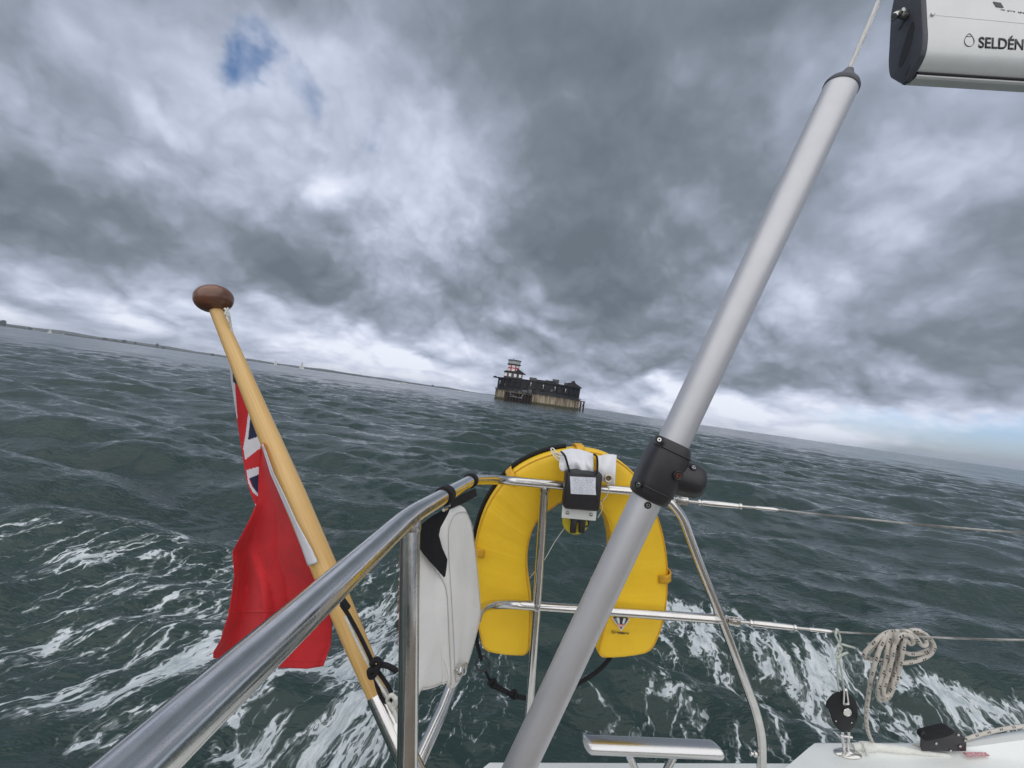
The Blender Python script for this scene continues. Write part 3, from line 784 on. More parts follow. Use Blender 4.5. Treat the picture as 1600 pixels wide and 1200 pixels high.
    mb = MB(); mb.lathe(P(lx, ly, 0), ez, [(27.8 * S, 4.5 * S), (28.3 * S, 4.9 * S), (28.5 * S, 4.3 * S), (28.8 * S, .2)], 24); mb.tube([P(lx - .8, ly, 28.4), P(lx - .8, ly, 30)], .18, 6); mb.build('lantern_roof', M['iron'], lan)
    # landing stage in front
    st = MB(); rr_ = random.Random(3)
    for x in np.linspace(-21, -4, 10):
        yb = -math.sqrt(max(0, 31.5 ** 2 - x * x))
        for yy in (yb - .4, -34.0): st.tube([P(x, yy, -3), P(x + rr_.uniform(-.2, .2), yy, 6.3 if yy > -33 else 5.6)], .32, 7)
    stage = st.build('landing_stage', M['rusty_iron'], o)
    mb = MB(); bx(mb, -12.5, -32.2, 5.7, 18.5, 4.2, .4); bx(mb, -7.5, -32.4, 6.8, 9, 3.4, .35); mb.build('deck', M['iron_grey'], stage, smooth=False)
    mb = MB()
    for x in np.linspace(-20, -6, 8): mb.tube([P(x, -34.2, 1.2), P(x + 1.9, -34.2, 5.4)], .16, 6); mb.tube([P(x, -34.2, 5.6), P(x, -34.2, 6.8)], .07, 5)
    for z in (1.4, 3.3): mb.tube([P(-21, -34.2, z), P(-4, -34.2, z)], .18, 6)
    mb.tube([P(-21, -34.2, 6.7), P(-11, -34.2, 6.7)], .08, 5)
    mb.build('bracing', M['iron'], stage)
    mb = MB(); bx(mb, -12, -29.5, 2.8, 17.5, 3.6, 6.0); mb.build('shade_backing', M['iron'], stage, smooth=False)  # dark box added to stand in for shade and stains behind the stage
    mb = MB(); mb.tube([P(-17.5, -34.5, 5.6), P(-17.5, -34.5, 3.2), P(-9.2, -34.5, 2.8)], .12, 6); mb.tube([P(-9.0, -34.5, 5.4), P(-10.5, -34.5, 2.7)], .2, 6); mb.tube([P(-17.2, -34.5, 4.6), P(-13.2, -34.5, 3.0)], .1, 6)
    mb.build('white_gangway', M['far_build_pale'], stage)
    mb = MB(); bx(mb, -5.0, -33.0, 8.0, 2.0, 2.2, 2.0, .1); bx(mb, -8.4, -33.0, 7.6, 3.2, 2.2, 1.3, .1); bx(mb, -12, -33.2, 7.2, 1.6, 1.6, .7); mb.build('hut', M['far_build'], stage)
    # dolphin of piles at the right
    pl = MB()
    for x, y in ((31.4, -3), (33.6, -3), (31.4, 1), (33.6, 1)): pl.tube([P(x, y, -3), P(x, y, 6.6)], .34, 7)
    pl.tube([P(31.4, -3, 6), P(33.6, -3, 1.5)], .14, 6); pl.tube([P(33.6, -3, 6), P(31.4, -3, 1.5)], .14, 6)
    bx(pl, 32.2, -1, 6.7, 4.2, 5.2, .5); pl.build('pile_jetty', M['rusty_iron'], o)
    mb = MB()
    for x in np.linspace(30.4, 34, 5): mb.tube([P(x, -3.5, 6.9), P(x, -3.5, 8.1)], .09, 5)
    mb.tube([P(30.4, -3.5, 8.1), P(34, -3.5, 8.1)], .09, 5); mb.build('jetty_railing', M['iron_grey'], o)
fort()

# ------------------------------------------------------------------ the yacht under the eye
def deck():
    zd = -1.162
    o = thing('yacht_deck', 'white moulded yacht deck and coaming along the bottom edge of the picture', 'yacht deck', (0.4, 1.0, zd))
    mb = MB()
    out = [(-.62, -1.6), (-.62, .9), (-.45, 1.20), (-.10, 1.245), (-.088, 1.285), (-.07, 1.302), (2.6, 1.292), (2.6, -1.6)]
    mb.prism([(x, y, zd) for x, y in out], Vector((0, 0, -.12)), .008, 3)
    mb.build('deck_moulding', M['gelcoat'], o)
    mb = MB(); mb.prism([(x, y, zd - .11) for x, y in ((-.6, -1.6), (-.6, .85), (-.35, 1.1), (2.55, 1.15), (2.55, -1.6))], Vector((.0, -.25, -1.7)), .02); mb.build('hull', M['gelcoat'], o)
    # teak cockpit sole: planks with caulked seams
    for k in range(26):
        mb = MB(); mb.box((-.50 + k * .098, -.45, zd + .006), ((1, 0, 0), (0, 1, 0), (0, 0, 1)), (.092, 2.2, .012), .002, 1); mb.build('plank', M['teak'], o)
    # coaming on the right: raised moulding with a bevelled left end and a rising shoulder at the back
    mb = MB(); rows = []
    ys = [1.338, 1.335, 1.328, 1.318, 1.300, 1.285, 1.27, 1.25, 1.22, 1.15, 1.05, .98, .96, .955]
    xs = list(np.linspace(0, 1, 60))
    for yi, y in enumerate(ys):
        row = []
        for f in xs:
            xl = .917 + (y - 1.31) * 1.72          # slanting left end
            x = xl + (2.6 - xl) * f ** 1.2
            t = max(0, min(1, (x - 1.28) / .42)); sh = .045 * t * t * (3 - 2 * t) * max(0, min(1, (y - 1.235) / .06)) + .012 * max(0, x - 1.7)
            ridge = .010 * math.exp(-((y - 1.292 + .02 * (x - 1.2)) / .011) ** 2) * max(0, min(1, (x - 1.00) / .05))
            z = -1.120 + sh + ridge
            if yi == 0: z = -1.24
            elif yi == 1: z -= .022
            elif yi == 2: z -= .008
            elif yi == 3: z -= .002
            if yi == len(ys) - 1: z = -1.24
            elif yi == len(ys) - 2: z -= .012
            if f == 0: z = min(z, -1.20)
            row.append((x, y, z))
        rows.append(row)
    mb.grid(rows); mb.build('coaming', M['gelcoat'], o, angle=50)
    # warning label moulded flush on the coaming
    mb = MB(); p = [(1504, 1175.6), (1540, 1175.8), (1547, 1181.2), (1511, 1182.4)]
    z0 = -1.107
    def onz(x, y, z): Y = -z * F / (y - 600); return Vector(((x - 800) / F * Y, Y, z))
    mb.prism([onz(x, y, z0) for x, y in p], Vector((0, 0, .0012)))
    mb.build('warning_label', M['label_red'], o, smooth=False)
    return o
def label_red():
    m_ = bpy.data.materials.new('red_printed_label'); m_.use_nodes = True; t = NT(m_.node_tree)
    tc = t.n('ShaderNodeTexCoord').outputs['Object']
    nz = t.noise(t.v('MULTIPLY', tc, (1, 3, 1)), 190, 2, .6)
    c = t.mix(t.mr(nz, .44, .54), (.42, .09, .12), (.66, .45, .45))
    p = t.n('ShaderNodeBsdfPrincipled', {'Base Color': c, 'Roughness': .4}); t.n('ShaderNodeOutputMaterial', {'Surface': p.outputs[0]}); return m_
M['label_red'] = label_red()
DECK = deck()

# ---- guard rail round the stern
def pushpit():
    o = thing('guard_rail', 'polished steel guard rail round the stern, its bent tubes crossing the picture', 'guard rail', at(850, 760, 1.2))
    r = .0125
    top = [(-.163, -.5, -.115), at(212, 1200, .16), at(640, 806, .53), at(739, 749, .955), at(776, 749.5, 1.16), at(850, 756, 1.2), at(1005, 769, 1.2), at(1041, 777, 1.2), at(1066, 806, 1.2), at(1088, 868, 1.2), at(1127, 966, 1.2), at(1180, 1108, 1.2), at(1190, 1150, 1.2), at(1190, 1239, 1.2)]
    P = [Vector(p) for p in top]
    path = rounded(P[:3], .03)[:-1] + rounded(P[2:5], .045)[0:-1]
    path = rounded(P, .055, 8)
    # no jump at the shallow bends: respline
    mb = MB(); mb.tube(path, r, 22); mb.build('top_rail', M['steel'], o)
    mb = MB()
    mid = spline([at(744.5, 967, 1.02), at(748.5, 956.5, 1.055), at(757, 949, 1.10), at(772, 945, 1.15), at(800, 944.6, 1.19), at(838, 947, 1.2), at(1000, 958.5, 1.2), at(1128, 968, 1.2)], 10)
    mb.tube(mid, r, 18); md = mb.build('mid_rail', M['steel'], o)
    mb = MB(); mb.lathe(at(747, 964, 1.03), at(740, 972, 1.0) - at(747, 962, 1.03), [(0, .008), (.004, .010), (.009, .010), (.012, .006), (.02, .006), (.022, 0)], 14); mb.build('bolt', M['steel_dull'], md)
    mb = MB(); mb.tube([at(851, 760, 1.2), at(839, 945, 1.2), at(827.5, 1115, 1.2), at(819, 1239, 1.2)], r * .98, 18); mb.build('upright', M['steel'], o)
    mb = MB(); mb.tube([at(641, 812, .53), at(639, 1000, .515), at(636, 1230, .5), at(634, 1560, .49)], r * .98, 22); mb.build('stanchion', M['steel'], o)
    mb = MB(); mb.tube([at(712, 1055, .93), at(690, 1112, .86), at(654, 1190, .77), at(625, 1260, .71), at(560, 1420, .62)], r, 18); mb.build('brace', M['steel'], o)
    # welds
    mb = MB()
    for p, d, rr_ in ((at(851, 763, 1.2), Vector((0, 0, 1)), .0145), (at(839, 947, 1.2), Vector((0, 0, 1)), .0145), (at(640.5, 822, .53), Vector((0, 0, 1)), .0140), (at(1119, 967.3, 1.2), Vector((1, 0, 0)), .0140)):
        mb.lathe(p - d * .009, d, [(0, rr_ * .9), (.006, rr_), (.012, rr_), (.018, rr_ * .9)], 18)
    mb.build('weld_collar', M['steel_dull'], o)
    mb = MB(); b = at(1190, 1178, 1.2)
    mb.lathe(b - Vector((.012, 0, 0)), (-1, 0, .1), [(0, .003), (.004, .003), (.004, .008), (.007, .009), (.010, .008), (.012, .004), (.018, .0036), (.018, .007), (.021, .007), (.023, 0)], 12); mb.build('bolt', M['steel'], o)
    return path
RAIL = pushpit()

M['brushed'] = mat('brushed_steel', (.62, .615, .61), .27, 1.0)
M['wire'] = mat('weathered_wire', (.33, .325, .31), .45, .9, rvar=.1, vscale=60, var=.15)
def grab_bar():
    o = thing('deck_handle', 'short flat topped steel handle on two splayed legs above the deck edge', 'handle', at(1020, 1180, 1.15))
    mb = MB()
    a, b = at(917, 1165, 1.15), at(1124, 1173.5, 1.15); e = (b - a).normalized(); n = Vector((0, 1, 0)); z = e.cross(n) * -1
    if z.z < 0: z = -z
    # half-round section: flat top tilted to the eye, rounded lower front edge; ends cut slanting
    sec = [(.024, .0105), (.019, .0125), (-.003, .0125), (-.011, .0105), (-.0165, .0045), (-.0180, -.0045), (-.0150, -.0125), (-.006, -.0165), (.012, -.0150), (.023, -.004)]
    L = (b - a).length
    rows = []
    for f in (0.0, .012, .03, .97, .988, 1.0):
        sc = .86 if f in (0.0, 1.0) else 1.0
        sl = 0
        rows.append([a + e * (L * f + (y_ * -.35 if f < .5 else y_ * -.35)) + n * y_ * sc + z * z_ * sc for y_, z_ in sec])
    mb.grid(rows, closed_u=True); k0 = len(mb.v) - 60
    mb.face([k0 + i for i in range(10)]); mb.face([k0 + 50 + i for i in reversed(range(10))])
    mb.build('grip', M['brushed'], o)
    for p0, p1 in (((984, 1182), (997, 1212)), ((1052, 1182), (1036, 1215))):
        mb = MB(); q0, q1 = at(*p0, 1.155), at(*p1, 1.15); mb.tube([q0, q0 + (q1 - q0) * .5, q1, at(p1[0] + (4 if p0[0] < 1000 else -5), 1268, 1.15)], .010, 14); mb.build('leg', M['steel'], o)
grab_bar()

# ---- silver tube with wire stay
AXB, AXT = at(811.6, 1200, .80), at(1314, 137, .80)
TAX = (AXT - AXB).normalized()
M['stay_wire'] = mat('stainless_strand', (.52, .515, .50), .38, 1.0)
def backstay():
    o = thing('backstay_tube', 'thick silver aluminium tube slanting across the picture with a black clamp round it', 'stay tube', at(930, 960, .80))
    low = AXB - TAX * .44
    mb = MB(); mb.tube([low, AXB, AXB + (AXT - AXB) * .5, AXT], .029, 40); mb.build('tube', M['alu'], o)
    mb = MB(); mb.lathe(AXT - TAX * .003, TAX, [(0, .0302), (.006, .0302), (.012, .027), (.020, .0195), (.030, .012), (.037, .0085), (.040, .0075)], 32); mb.build('end_cone', M['dark_cap'], o)
    # stranded wire
    w0 = AXT + TAX * .034; w1 = at(1325, 113, .80); wt = (at(1374, 0, .80) - w1).normalized(); wl = .42
    a1 = wt.orthogonal().normalized(); a2 = wt.cross(a1)
    mb = MB(); mb.tube([w1 - wt * .012, w1 + wt * wl], .0020, 8)
    for k in range(6):
        pts = []
        for i in range(int(wl / .0035)):
            s_ = i * .0035; a = 2 * math.pi * (k / 6 + s_ / .044)
            pts.append(w1 + wt * (s_ - .012) + a1 * math.cos(a) * .0029 + a2 * math.sin(a) * .0029)
        mb.tube(pts, .00150, 6)
    mb.build('wire', M['stay_wire'], o)
    # clamp: split collar, square-shouldered, with a stub socket at the side
    c0, c1 = at(1052, 690, .80), at(1010.5, 775, .80); t = (c0 - c1); Lc = t.length; t.normalize()
    ctr = AXB + TAX * ((c1 - AXB).dot(TAX)); n1 = Vector((0, -1, 0)); n1 = (n1 - TAX * n1.dot(TAX)).normalized(); n2 = TAX.cross(n1)
    if n2.x < 0: n2 = -n2
    mb = MB(); rows = []
    for h, g in ((0, .0300), (.0012, .0335), (.004, .0362), (.012, .0385), (.030, .0402), (.052, .0410), (.075, .0402), (.094, .0380), (.104, .0352), (.108, .0325), (.1092, .0300)):
        h = h / .1092 * Lc * 1.03; row = []
        for k in range(48):
            a = 2 * math.pi * k / 48; ca, sa = math.cos(a), math.sin(a)
            # squarish collar with bulge to the left
            pw = 3.2; rr_ = g / ((abs(ca) ** pw + abs(sa) ** pw) ** (1 / pw)) if g > .0302 else g
            rr_ = rr_ * .93 if g > .0302 else rr_
            row.append(ctr + TAX * (h - .004) + n1 * ca * rr_ + n2 * sa * rr_)
        rows.append(row)
    mb.grid(rows, closed_u=True); cl = mb.build('clamp', M['black_plastic'], o, angle=45)
    sdir = (at(1096, 752, .800) - at(1040, 738, .80)).normalized() + Vector((0, -.10, 0)); sdir.normalize()
    so = at(1044, 741, .800)
    mb = MB(); mb.lathe(so, sdir, [(0, .034), (.030, .0332), (.046, .0325), (.056, .0305), (.062, .0265), (.0645, .020), (.065, 0)], 36); stub = mb.build('side_socket', M['black_plastic'], cl)
    # flat collar plate where socket meets clamp
    def screw(x, y, Y, d, par, big=1.0, m_='steel', recess=True):
        p = at(x, y, Y); d = Vector(d).normalized()
        if recess:
            mb = MB(); mb.lathe(p - d * .004, d, [(0, .0066 * big), (.0046, .0070 * big), (.0052, .0060 * big), (.0046, .0052 * big)], 18); mb.build('screw_seat', M['print'], par)
        mb = MB(); mb.lathe(p - d * .003, d, [(0, .0042 * big), (.0042, .0042 * big), (.0050, .0036 * big), (.0050, .0018 * big), (.0030, .0016 * big), (.0030, 0)], 14); mb.build('screw', M[m_], par)
    screw(1030.5, 687, .768, (-.45, -1, .25), cl); screw(997.5, 757, .768, (-.55, -1, -.1), cl); screw(1072.5, 706, .778, (.6, -1, .3), cl)
    screw(1083.5, 730.5, .775, (.5, -1, .7), cl); screw(1060, 743.5, .757, (.0, -1, .1), cl, 1.25, 'rust'); screw(1066, 771, .785, (0, -1, -.9), cl)
    screw(1012.3, 789.5, .7715, (.0, -1, .0), o, .95, 'steel', True)
    # moulded ridge lines across the clamp front
    mb = MB()
    for f in (.16, .84):
        pts = []
        for k in range(-11, 12):
            a = k / 11 * 1.25; g = .0372; pw = 3.2; ca, sa = math.cos(a), math.sin(a); rr_ = g / ((abs(ca) ** pw + abs(sa) ** pw) ** (1 / pw))
            pts.append(ctr + TAX * (f * Lc) + n1 * ca * rr_ + n2 * sa * rr_)
        mb.tube(pts, .0012, 6)
    q_ = mb.build('moulded_ridge', M['black_plastic'], cl); q_['kind'] = 'stuff'
backstay()

# ---- boom
def boom():
    o = thing('boom', 'white metal boom end with dark cap and printed maker name, top right corner', 'boom', at(1446, 48, 1.10))
    S0 = at(1446, 48, 1.10) + Vector((0, .046, 0)); e1 = Vector((.9965, .075, -.004)).normalized(); e2 = Vector((0, -1, 0)); e2 = (e2 - e1 * e2.dot(e1)).normalized(); e3 = e2.cross(e1)
    if e3.z < 0: e3 = -e3
    k = .001667
    prof = [(.0, 48 + 62), (.018, 48 + 57), (.031, 48 + 44), (.0395, 48 + 22), (.044, 16), (.0460, -5), (.0455, -16), (.0435, -28), (.0395, -36), (.030, -45), (.0195, -51.5), (.0190, -53.5), (.0188, -55), (.0175, -58), (.0125, -60), (0, -60.5)]
    prof = [(a, (z + 0) * k) for a, z in prof]
    full = prof + [(-a, z) for a, z in reversed(prof[1:-1])]
    mb = MB(); rows = []
    for s_ in (0.004, .3, .6, .9): rows.append([S0 + e1 * s_ + e2 * a + e3 * z for a, z in full])
    mb.grid(rows, closed_u=True); body = mb.build('extrusion', M['boom_white'], o, angle=16)
    # dark bead under the boom
    mb = MB()
    for sg in (1, -1): mb.tube([S0 + e1 * .004 + e2 * .0195 * sg + e3 * -54.0 * k, S0 + e1 * .9 + e2 * .0195 * sg + e3 * -54.0 * k], .0034, 8)
    mb.build('groove', M['print'], o)
    capr = [p_ for p_ in prof if p_[1] > -44 * k] + [(.0215, -50 * k), (.0125, -57 * k), (.005, -61 * k)]; capf = capr + [(-a, z) for a, z in reversed(capr[1:])]
    mb = MB(); mb.prism([S0 - e1 * .012 + e2 * a * 1.02 + e3 * (z * 1.015) for a, z in capf], e1 * .0165, .003, 2); cap = mb.build('end_cap', M['dark_cap'], o)
    # slots in the cap (dark recess plates) and the outhaul fitting
    def capface(yz, nm, m_):
        mb = MB(); mb.prism([S0 - e1 * .0126 + e2 * a + e3 * z * k for a, z in yz], e1 * .003, .0006, 1); mb.build(nm, M[m_], cap)
    capface([(.020, 27), (.026, 24), (.028, 14), (.022, -2), (.010, -18), (-.004, -30), (-.014, -32), (-.017, -25), (-.012, -12), (.002, 8), (.012, 22)], 'sheave_slot', 'print')
    capface([(.014, -39), (.018, -40), (.008, -50), (.002, -53), (.001, -50)], 'drain_slot', 'print')
    capface([(.012, 52), (.016, 50), (.0, 36), (-.014, 30), (-.017, 33)], 'drain_slot', 'print')
    mb = MB(); p = S0 - e1 * .014 + e2 * .004 + e3 * 44 * k
    mb.tube(spline([p, p - e1 * .022 + e3 * .004, p - e1 * .034 - e3 * .003], 6), [.009] * 12 + [.008], 12); mb.tube([p - e1 * .022 + e2 * .016 + e3 * .003, p - e1 * .022 - e2 * .016 + e3 * .003], .0055, 10)
    mb.build('shackle', M['steel_dull'], cap)
    def side(xp, yp, lift=.0006):
        """point on the side facing the eye below frame position xp, yp"""
        d = at(xp, yp, 1.0); best = None
        lo, hi = 1.0, 1.3
        # march along the ray to the bulging side
        for i in range(400):
            Y = lo + (hi - lo) * i / 399; p = d * Y; z = (p - S0).dot(e3); a = (p - S0).dot(e2)
            for (a0, z0), (a1, z1) in zip(prof[:-1], prof[1:]):
                if z1 <= z <= z0:
                    aa = a0 + (a1 - a0) * ((z - z0) / (z1 - z0)) if abs(z1 - z0) > 1e-9 else a0
                    if a <= aa: return p + e2 * lift
        return d * 1.1
    # screw, seam, marker patch
    mb = MB(); mb.lathe(side(1456.5, 23), e2, [(0, .0052), (.003, .005), (.0042, .003), (.0042, 0)], 12); mb.build('screw', M['steel_dull'], o)
    mb = MB(); mb.tube([side(1462, 24, .0001), side(1600, 37, .0001), side(1640, 41, .0001)], .0005, 5); mb.build('seam', M['alu'], o)
    mb = MB(); mb.prism([side(1551, 3), side(1563, 5), side(1567.5, 12.5), side(1556, 11)], e2 * .0008); mb.build('marker_patch', M['dark_cap'], o, smooth=False)
    # faint worn print: too worn to read
    mb = MB(); rr_ = random.Random(2)
    for i in range(16):
        x = 1563 + i * 2.7 + rr_.uniform(-.4, .4); y = 14.5 + i * .38
        if i in (3, 9): continue
        mb.prism([side(x, y), side(x + rr_.uniform(.9, 1.8), y + .2), side(x + rr_.uniform(.9, 1.8), y + rr_.uniform(1.2, 3.2)), side(x, y + 1.5)], e2 * .0004)
    q_ = mb.build('worn_print', M['dark_cap'], o, smooth=False); q_['kind'] = 'stuff'
    # maker mark: drop outline with a cross line
    pts = [(1514, 53), (1517.2, 55.6), (1520.2, 60), (1521.8, 64.5), (1520.6, 69), (1517.6, 72), (1514, 72.8), (1510.2, 71.6), (1507.4, 68.4), (1506.4, 64), (1508, 59.4), (1511, 55.3)]
    mb = MB(); mb.tube(spline([side(x, y) for x, y in pts], 5, True), .00085, 6, closed=True); mb.tube([side(1509.3, 57.3), side(1519, 57.7)], .0008, 6)
    mb.build('maker_emblem', M['print'], o)
    p0, p1 = side(1528, 74.5), side(1598, 78.5)
    ex = (p1 - p0).normalized(); nz = (side(1560, 60) - side(1560, 80)); nz = (nz - ex * nz.dot(ex)).normalized(); n_ = ex.cross(nz)
    text('lettering', 'SELDÉN', p0, ex, nz, (p1 - p0).length, M['print'], o, bold=.020)
    # sail cover above
    cv = MB(); rows = []
    for s_ in np.linspace(.06, .9, 12):
        rows.append([S0 + e1 * s_ + e2 * (.05 * math.cos(a) * (1 - .05 * math.sin(s_ * 30))) + e3 * (48 * k + .064 + .05 * math.sin(a) + max(0, .035 - .25 * (s_ - .06)) ) for a in np.linspace(0, 2 * math.pi, 20, endpoint=False)])
    cv.grid(rows, closed_u=True); tag(cv.build('sail_cover', M['khaki'], base=S0), 'brown canvas sail cover lying along the top of the white boom', 'sail cover')

def text(name, body, org, ex, ey, width, m_, parent, bold=0.0, extr=.0003):
    cu = bpy.data.curves.new(name, 'FONT'); cu.body = body; cu.size = 1.0; cu.offset = bold; cu.extrude = 0.0
    ob = bpy.data.objects.new(name, cu); COL.objects.link(ob)
    dg = bpy.context.evaluated_depsgraph_get(); me = bpy.data.meshes.new_from_object(ob.evaluated_get(dg))
    bpy.data.objects.remove(ob); bpy.data.curves.remove(cu)
    xs = [v.co.x for v in me.vertices]; x0, x1 = min(xs), max(xs); s_ = width / (x1 - x0)
    ez = ex.cross(ey); b0 = BASE[parent.name]
    for v in me.vertices:
        c = v.co; v.co = org + ex * ((c.x - x0) * s_) + ey * (c.y * s_) + ez * extr - b0
    me.materials.clear(); me.materials.append(m_); me.name = name
    # thickness of the print
    bmm = bmesh.new(); bmm.from_mesh(me); r_ = bmesh.ops.extrude_face_region(bmm, geom=bmm.faces[:]); 
    for v in [g for g in r_['geom'] if isinstance(g, bmesh.types.BMVert)]: v.co += ez * extr
    bmm.to_mesh(me); bmm.free()
    o = bpy.data.objects.new(name, me); COL.objects.link(o); o.parent = parent; BASE[o.name] = b0
    return o
M['boom_white'] = mat('painted_boom', (.70, .71, .70), .34, .15, var=.03, vscale=12, coat=.1)
boom()

# ---- guard wires
def guard_wire(x0, y0, Y0, x1, y1, Y1, x2, y2, Y2, marks, label):
    o = thing('guard_wire', label, 'guard wire', at(x0, y0, Y0), 'guard wires running from the rail')
    A, B, C = at(x0, y0, Y0), at(x1, y1, Y1), at(x2, y2, Y2); e = (B - A).normalized(); n = Vector((0, -1, 0)); n = (n - e * n.dot(e)).normalized(); z = e.cross(n)
    def s(px): # point on the straight part at frame column px
        lo, hi = -.2, 1.3
        for _ in range(40):
            m_ = (lo + hi) / 2; p = A + (B - A) * m_
            if 800 + F * p.x / p.y < px: lo = m_
            else: hi = m_
        return A + (B - A) * lo
    m0, m1, m2, m3_, m4 = marks
    # fork toggle at the rail
    mb = MB(); p = s(m0); mb.box(p + n * .0065, (e, n, z), (.030, .0028, .019), .002); mb.box(p - n * .0065, (e, n, z), (.030, .0028, .019), .002); mb.box(p - e * .016, (e, n, z), (.016, .004, .018), .0015)
    mb.lathe(p - n * .010, n, [(0, .006), (.002, .0064), (.0185, .0064), (.021, .0052), (.0215, .002), (.0215, 0)], 16); mb.build('fork', M['steel'], o)
    mb = MB(); mb.tube([p + e * .008, s(m1)], .0048, 12); mb.build('threaded_rod', M['steel_dull'], o)
    mb = MB(); q0, q1 = s(m1), s(m2); L = (q1 - q0).length
    mb.lathe(q0, e, [(0, .0046), (0, .0092), (.006, .0092), (.007, .0062), (.012, .0084), (L * .45, .0088), (L - .012, .0074), (L - .007, .0064), (L - .006, .0084), (L, .0084), (L, .003)], 20); mb.build('turnbuckle', M['steel'], o)
    mb = MB(); mb.tube([s(m2), s(m3_)], .0040, 10); mb.build('threaded_rod', M['steel_dull'], o)
    mb = MB(); q0, q1 = s(m3_), s(m4); mb.lathe(q0, e, [(0, .0036), (.003, .0052), ((q1 - q0).length * .8, .0052), ((q1 - q0).length, .0030)], 14); mb.build('swage', M['steel'], o)
    # laid wire
    mb = MB(); W0 = s(m4); path = []
    ctrl = spline([W0, W0 + (C - W0) * .33 + Vector((0, 0, -.004)), W0 + (C - W0) * .66 + Vector((0, 0, -.005)), C], 26)
    mb.tube(ctrl, .0016, 6); tot = 0
    for k in range(6):
        pts = []; tot = 0
        for i in range(len(ctrl)):
            if i: tot += (ctrl[i] - ctrl[i - 1]).length
        fine = []; 
        seglen = tot / 420; cum = 0
        for i in range(len(ctrl) - 1):
            L_ = (ctrl[i + 1] - ctrl[i]).length; nn = max(1, int(L_ / seglen))
            for j in range(nn): fine.append(ctrl[i] + (ctrl[i + 1] - ctrl[i]) * (j / nn))
        cum = 0
        for i, p in enumerate(fine):
            if i: cum += (p - fine[i - 1]).length
            a = 2 * math.pi * (k / 6 + cum / .034); pts.append(p + n * math.cos(a) * .0017 + z * math.sin(a) * .0017)
        mb.tube(pts, .0009, 4)
    mb.build('wire', M['wire'], o)
    return s
guard_wire(1057, 782, 1.2, 1220, 797, 1.12, 1680, 838, .95, (1067, 1091, 1159, 1180, 1216), 'upper steel guard wire with turnbuckle, running right from the black clamp')
LOWER = guard_wire(1142, 970, 1.2, 1300, 987, 1.13, 1680, 1001, .98, (1147, 1172, 1244, 1264, 1300), 'lower steel guard wire with turnbuckle, holding the coiled rope')

# ------------------------------------------------------------------ flagstaff and ensign
def flagstaff():
    a, b = at(590, 1085, .745), at(335.5, 480, .80); ax = (b - a).normalized(); L = (b - a).length
    o = thing('flagstaff', 'varnished wooden flagstaff with round mahogany knob, leaning out left of the rail', 'flagstaff', a)
    mb = MB(); pts = []; rr_ = []
    for i in range(41):
        f = i / 40; pts.append(a + (b - a) * f)
        r = np.interp(f, [0, .12, .30, .50, .72, 1.0], [.0175, .0200, .0214, .0205, .0160, .0108]); rr_.append(float(r))
    mb.tube(pts, rr_, 26); mb.build('staff', M['wood'], o)
    mb = MB(); prof = []
    for i in range(17):
        t = math.pi * i / 16; prof.append((-.0250 * math.cos(t) + .015, .0330 * math.sin(t) ** .85 + (.0 if 0 < i < 16 else .001)))
    mb.lathe(b + ax * .002, (ax + Vector((.22, .10, .18))).normalized(), prof, 36); mb.build('knob', M['knob'], o)
    mb = MB(); e = at(645, 1205, .70); d = (e - a).normalized(); mb.lathe(a - d * .002, d, [(0, .0150), (0, .0185), (.004, .0190), (.25, .0190), (.25, 0)], 24); mb.build('socket', M['steel'], o)
flagstaff()

def halyards():
    o = thing('flag_halyard', 'thin white cord tied round the wooden flagstaff, with a knot near its steel socket', 'cord', at(600, 1080, .72))
    mb = MB(); mb.tube(spline([at(351, 482, .785), at(357, 490, .785), at(361, 512, .795), at(366, 530, .80)], 6), .0022, 8); mb.tube(spline([at(357, 481, .785), at(352, 490, .782), at(357, 494, .785)], 6), .002, 8)
    q_ = mb.build('tie', M['cord_white'], o); q_['kind'] = 'stuff'
    mb = MB(); mb.tube(spline([at(540, 962, .712), at(562, 1010, .712), at(586, 1056, .71), at(604, 1086, .705), at(612, 1096, .70)], 8), .0026, 8); mb.build('line', M['cord_white'], o)
    mb = MB(); mb.tube(spline([at(612, 1085, .70), at(618, 1092, .695), at(613, 1100, .70), at(605, 1094, .70), at(612, 1086, .694), at(619, 1098, .70), at(612, 1106, .70), at(607, 1098, .696), at(616, 1112, .70), at(621, 1128, .70)], 6), .0032, 8); mb.build('knot', M['cord_white'], o)
    o = thing('black_lashing', 'black cord lashing knotted round the foot of the wooden flagstaff', 'cord', at(590, 1048, .715))
    mb = MB(); mb.tube(spline([at(533, 944, .716), at(545, 962, .713), at(562, 993, .712), at(578, 1026, .712), at(584, 1040, .711), at(600, 1062, .71), at(611, 1082, .705), at(609, 1096, .70), at(599, 1094, .706), at(591, 1078, .710), at(586, 1058, .712), at(582, 1046, .712)], 8), .0034, 8); mb.build('line', M['black_cloth'], o)
    mb = MB(); mb.tube(spline([at(580, 1038, .705), at(588, 1030, .703), at(594, 1037, .703), at(585, 1046, .703), at(577, 1048, .705), at(580, 1058, .705), at(588, 1050, .703), at(592, 1040, .705), at(604, 1040, .703), at(616, 1046, .70), at(619, 1050, .70)], 6), .0046, 8); mb.build('knot', M['black_cloth'], o)
    mb = MB(); mb.lathe(at(538, 943, .712), at(530, 938, .712) - at(544, 958, .712), [(-.012, .003), (-.010, .0058), (.010, .0058), (.012, .003)], 12); mb.build('toggle', M['black_cloth'], o)
halyards()

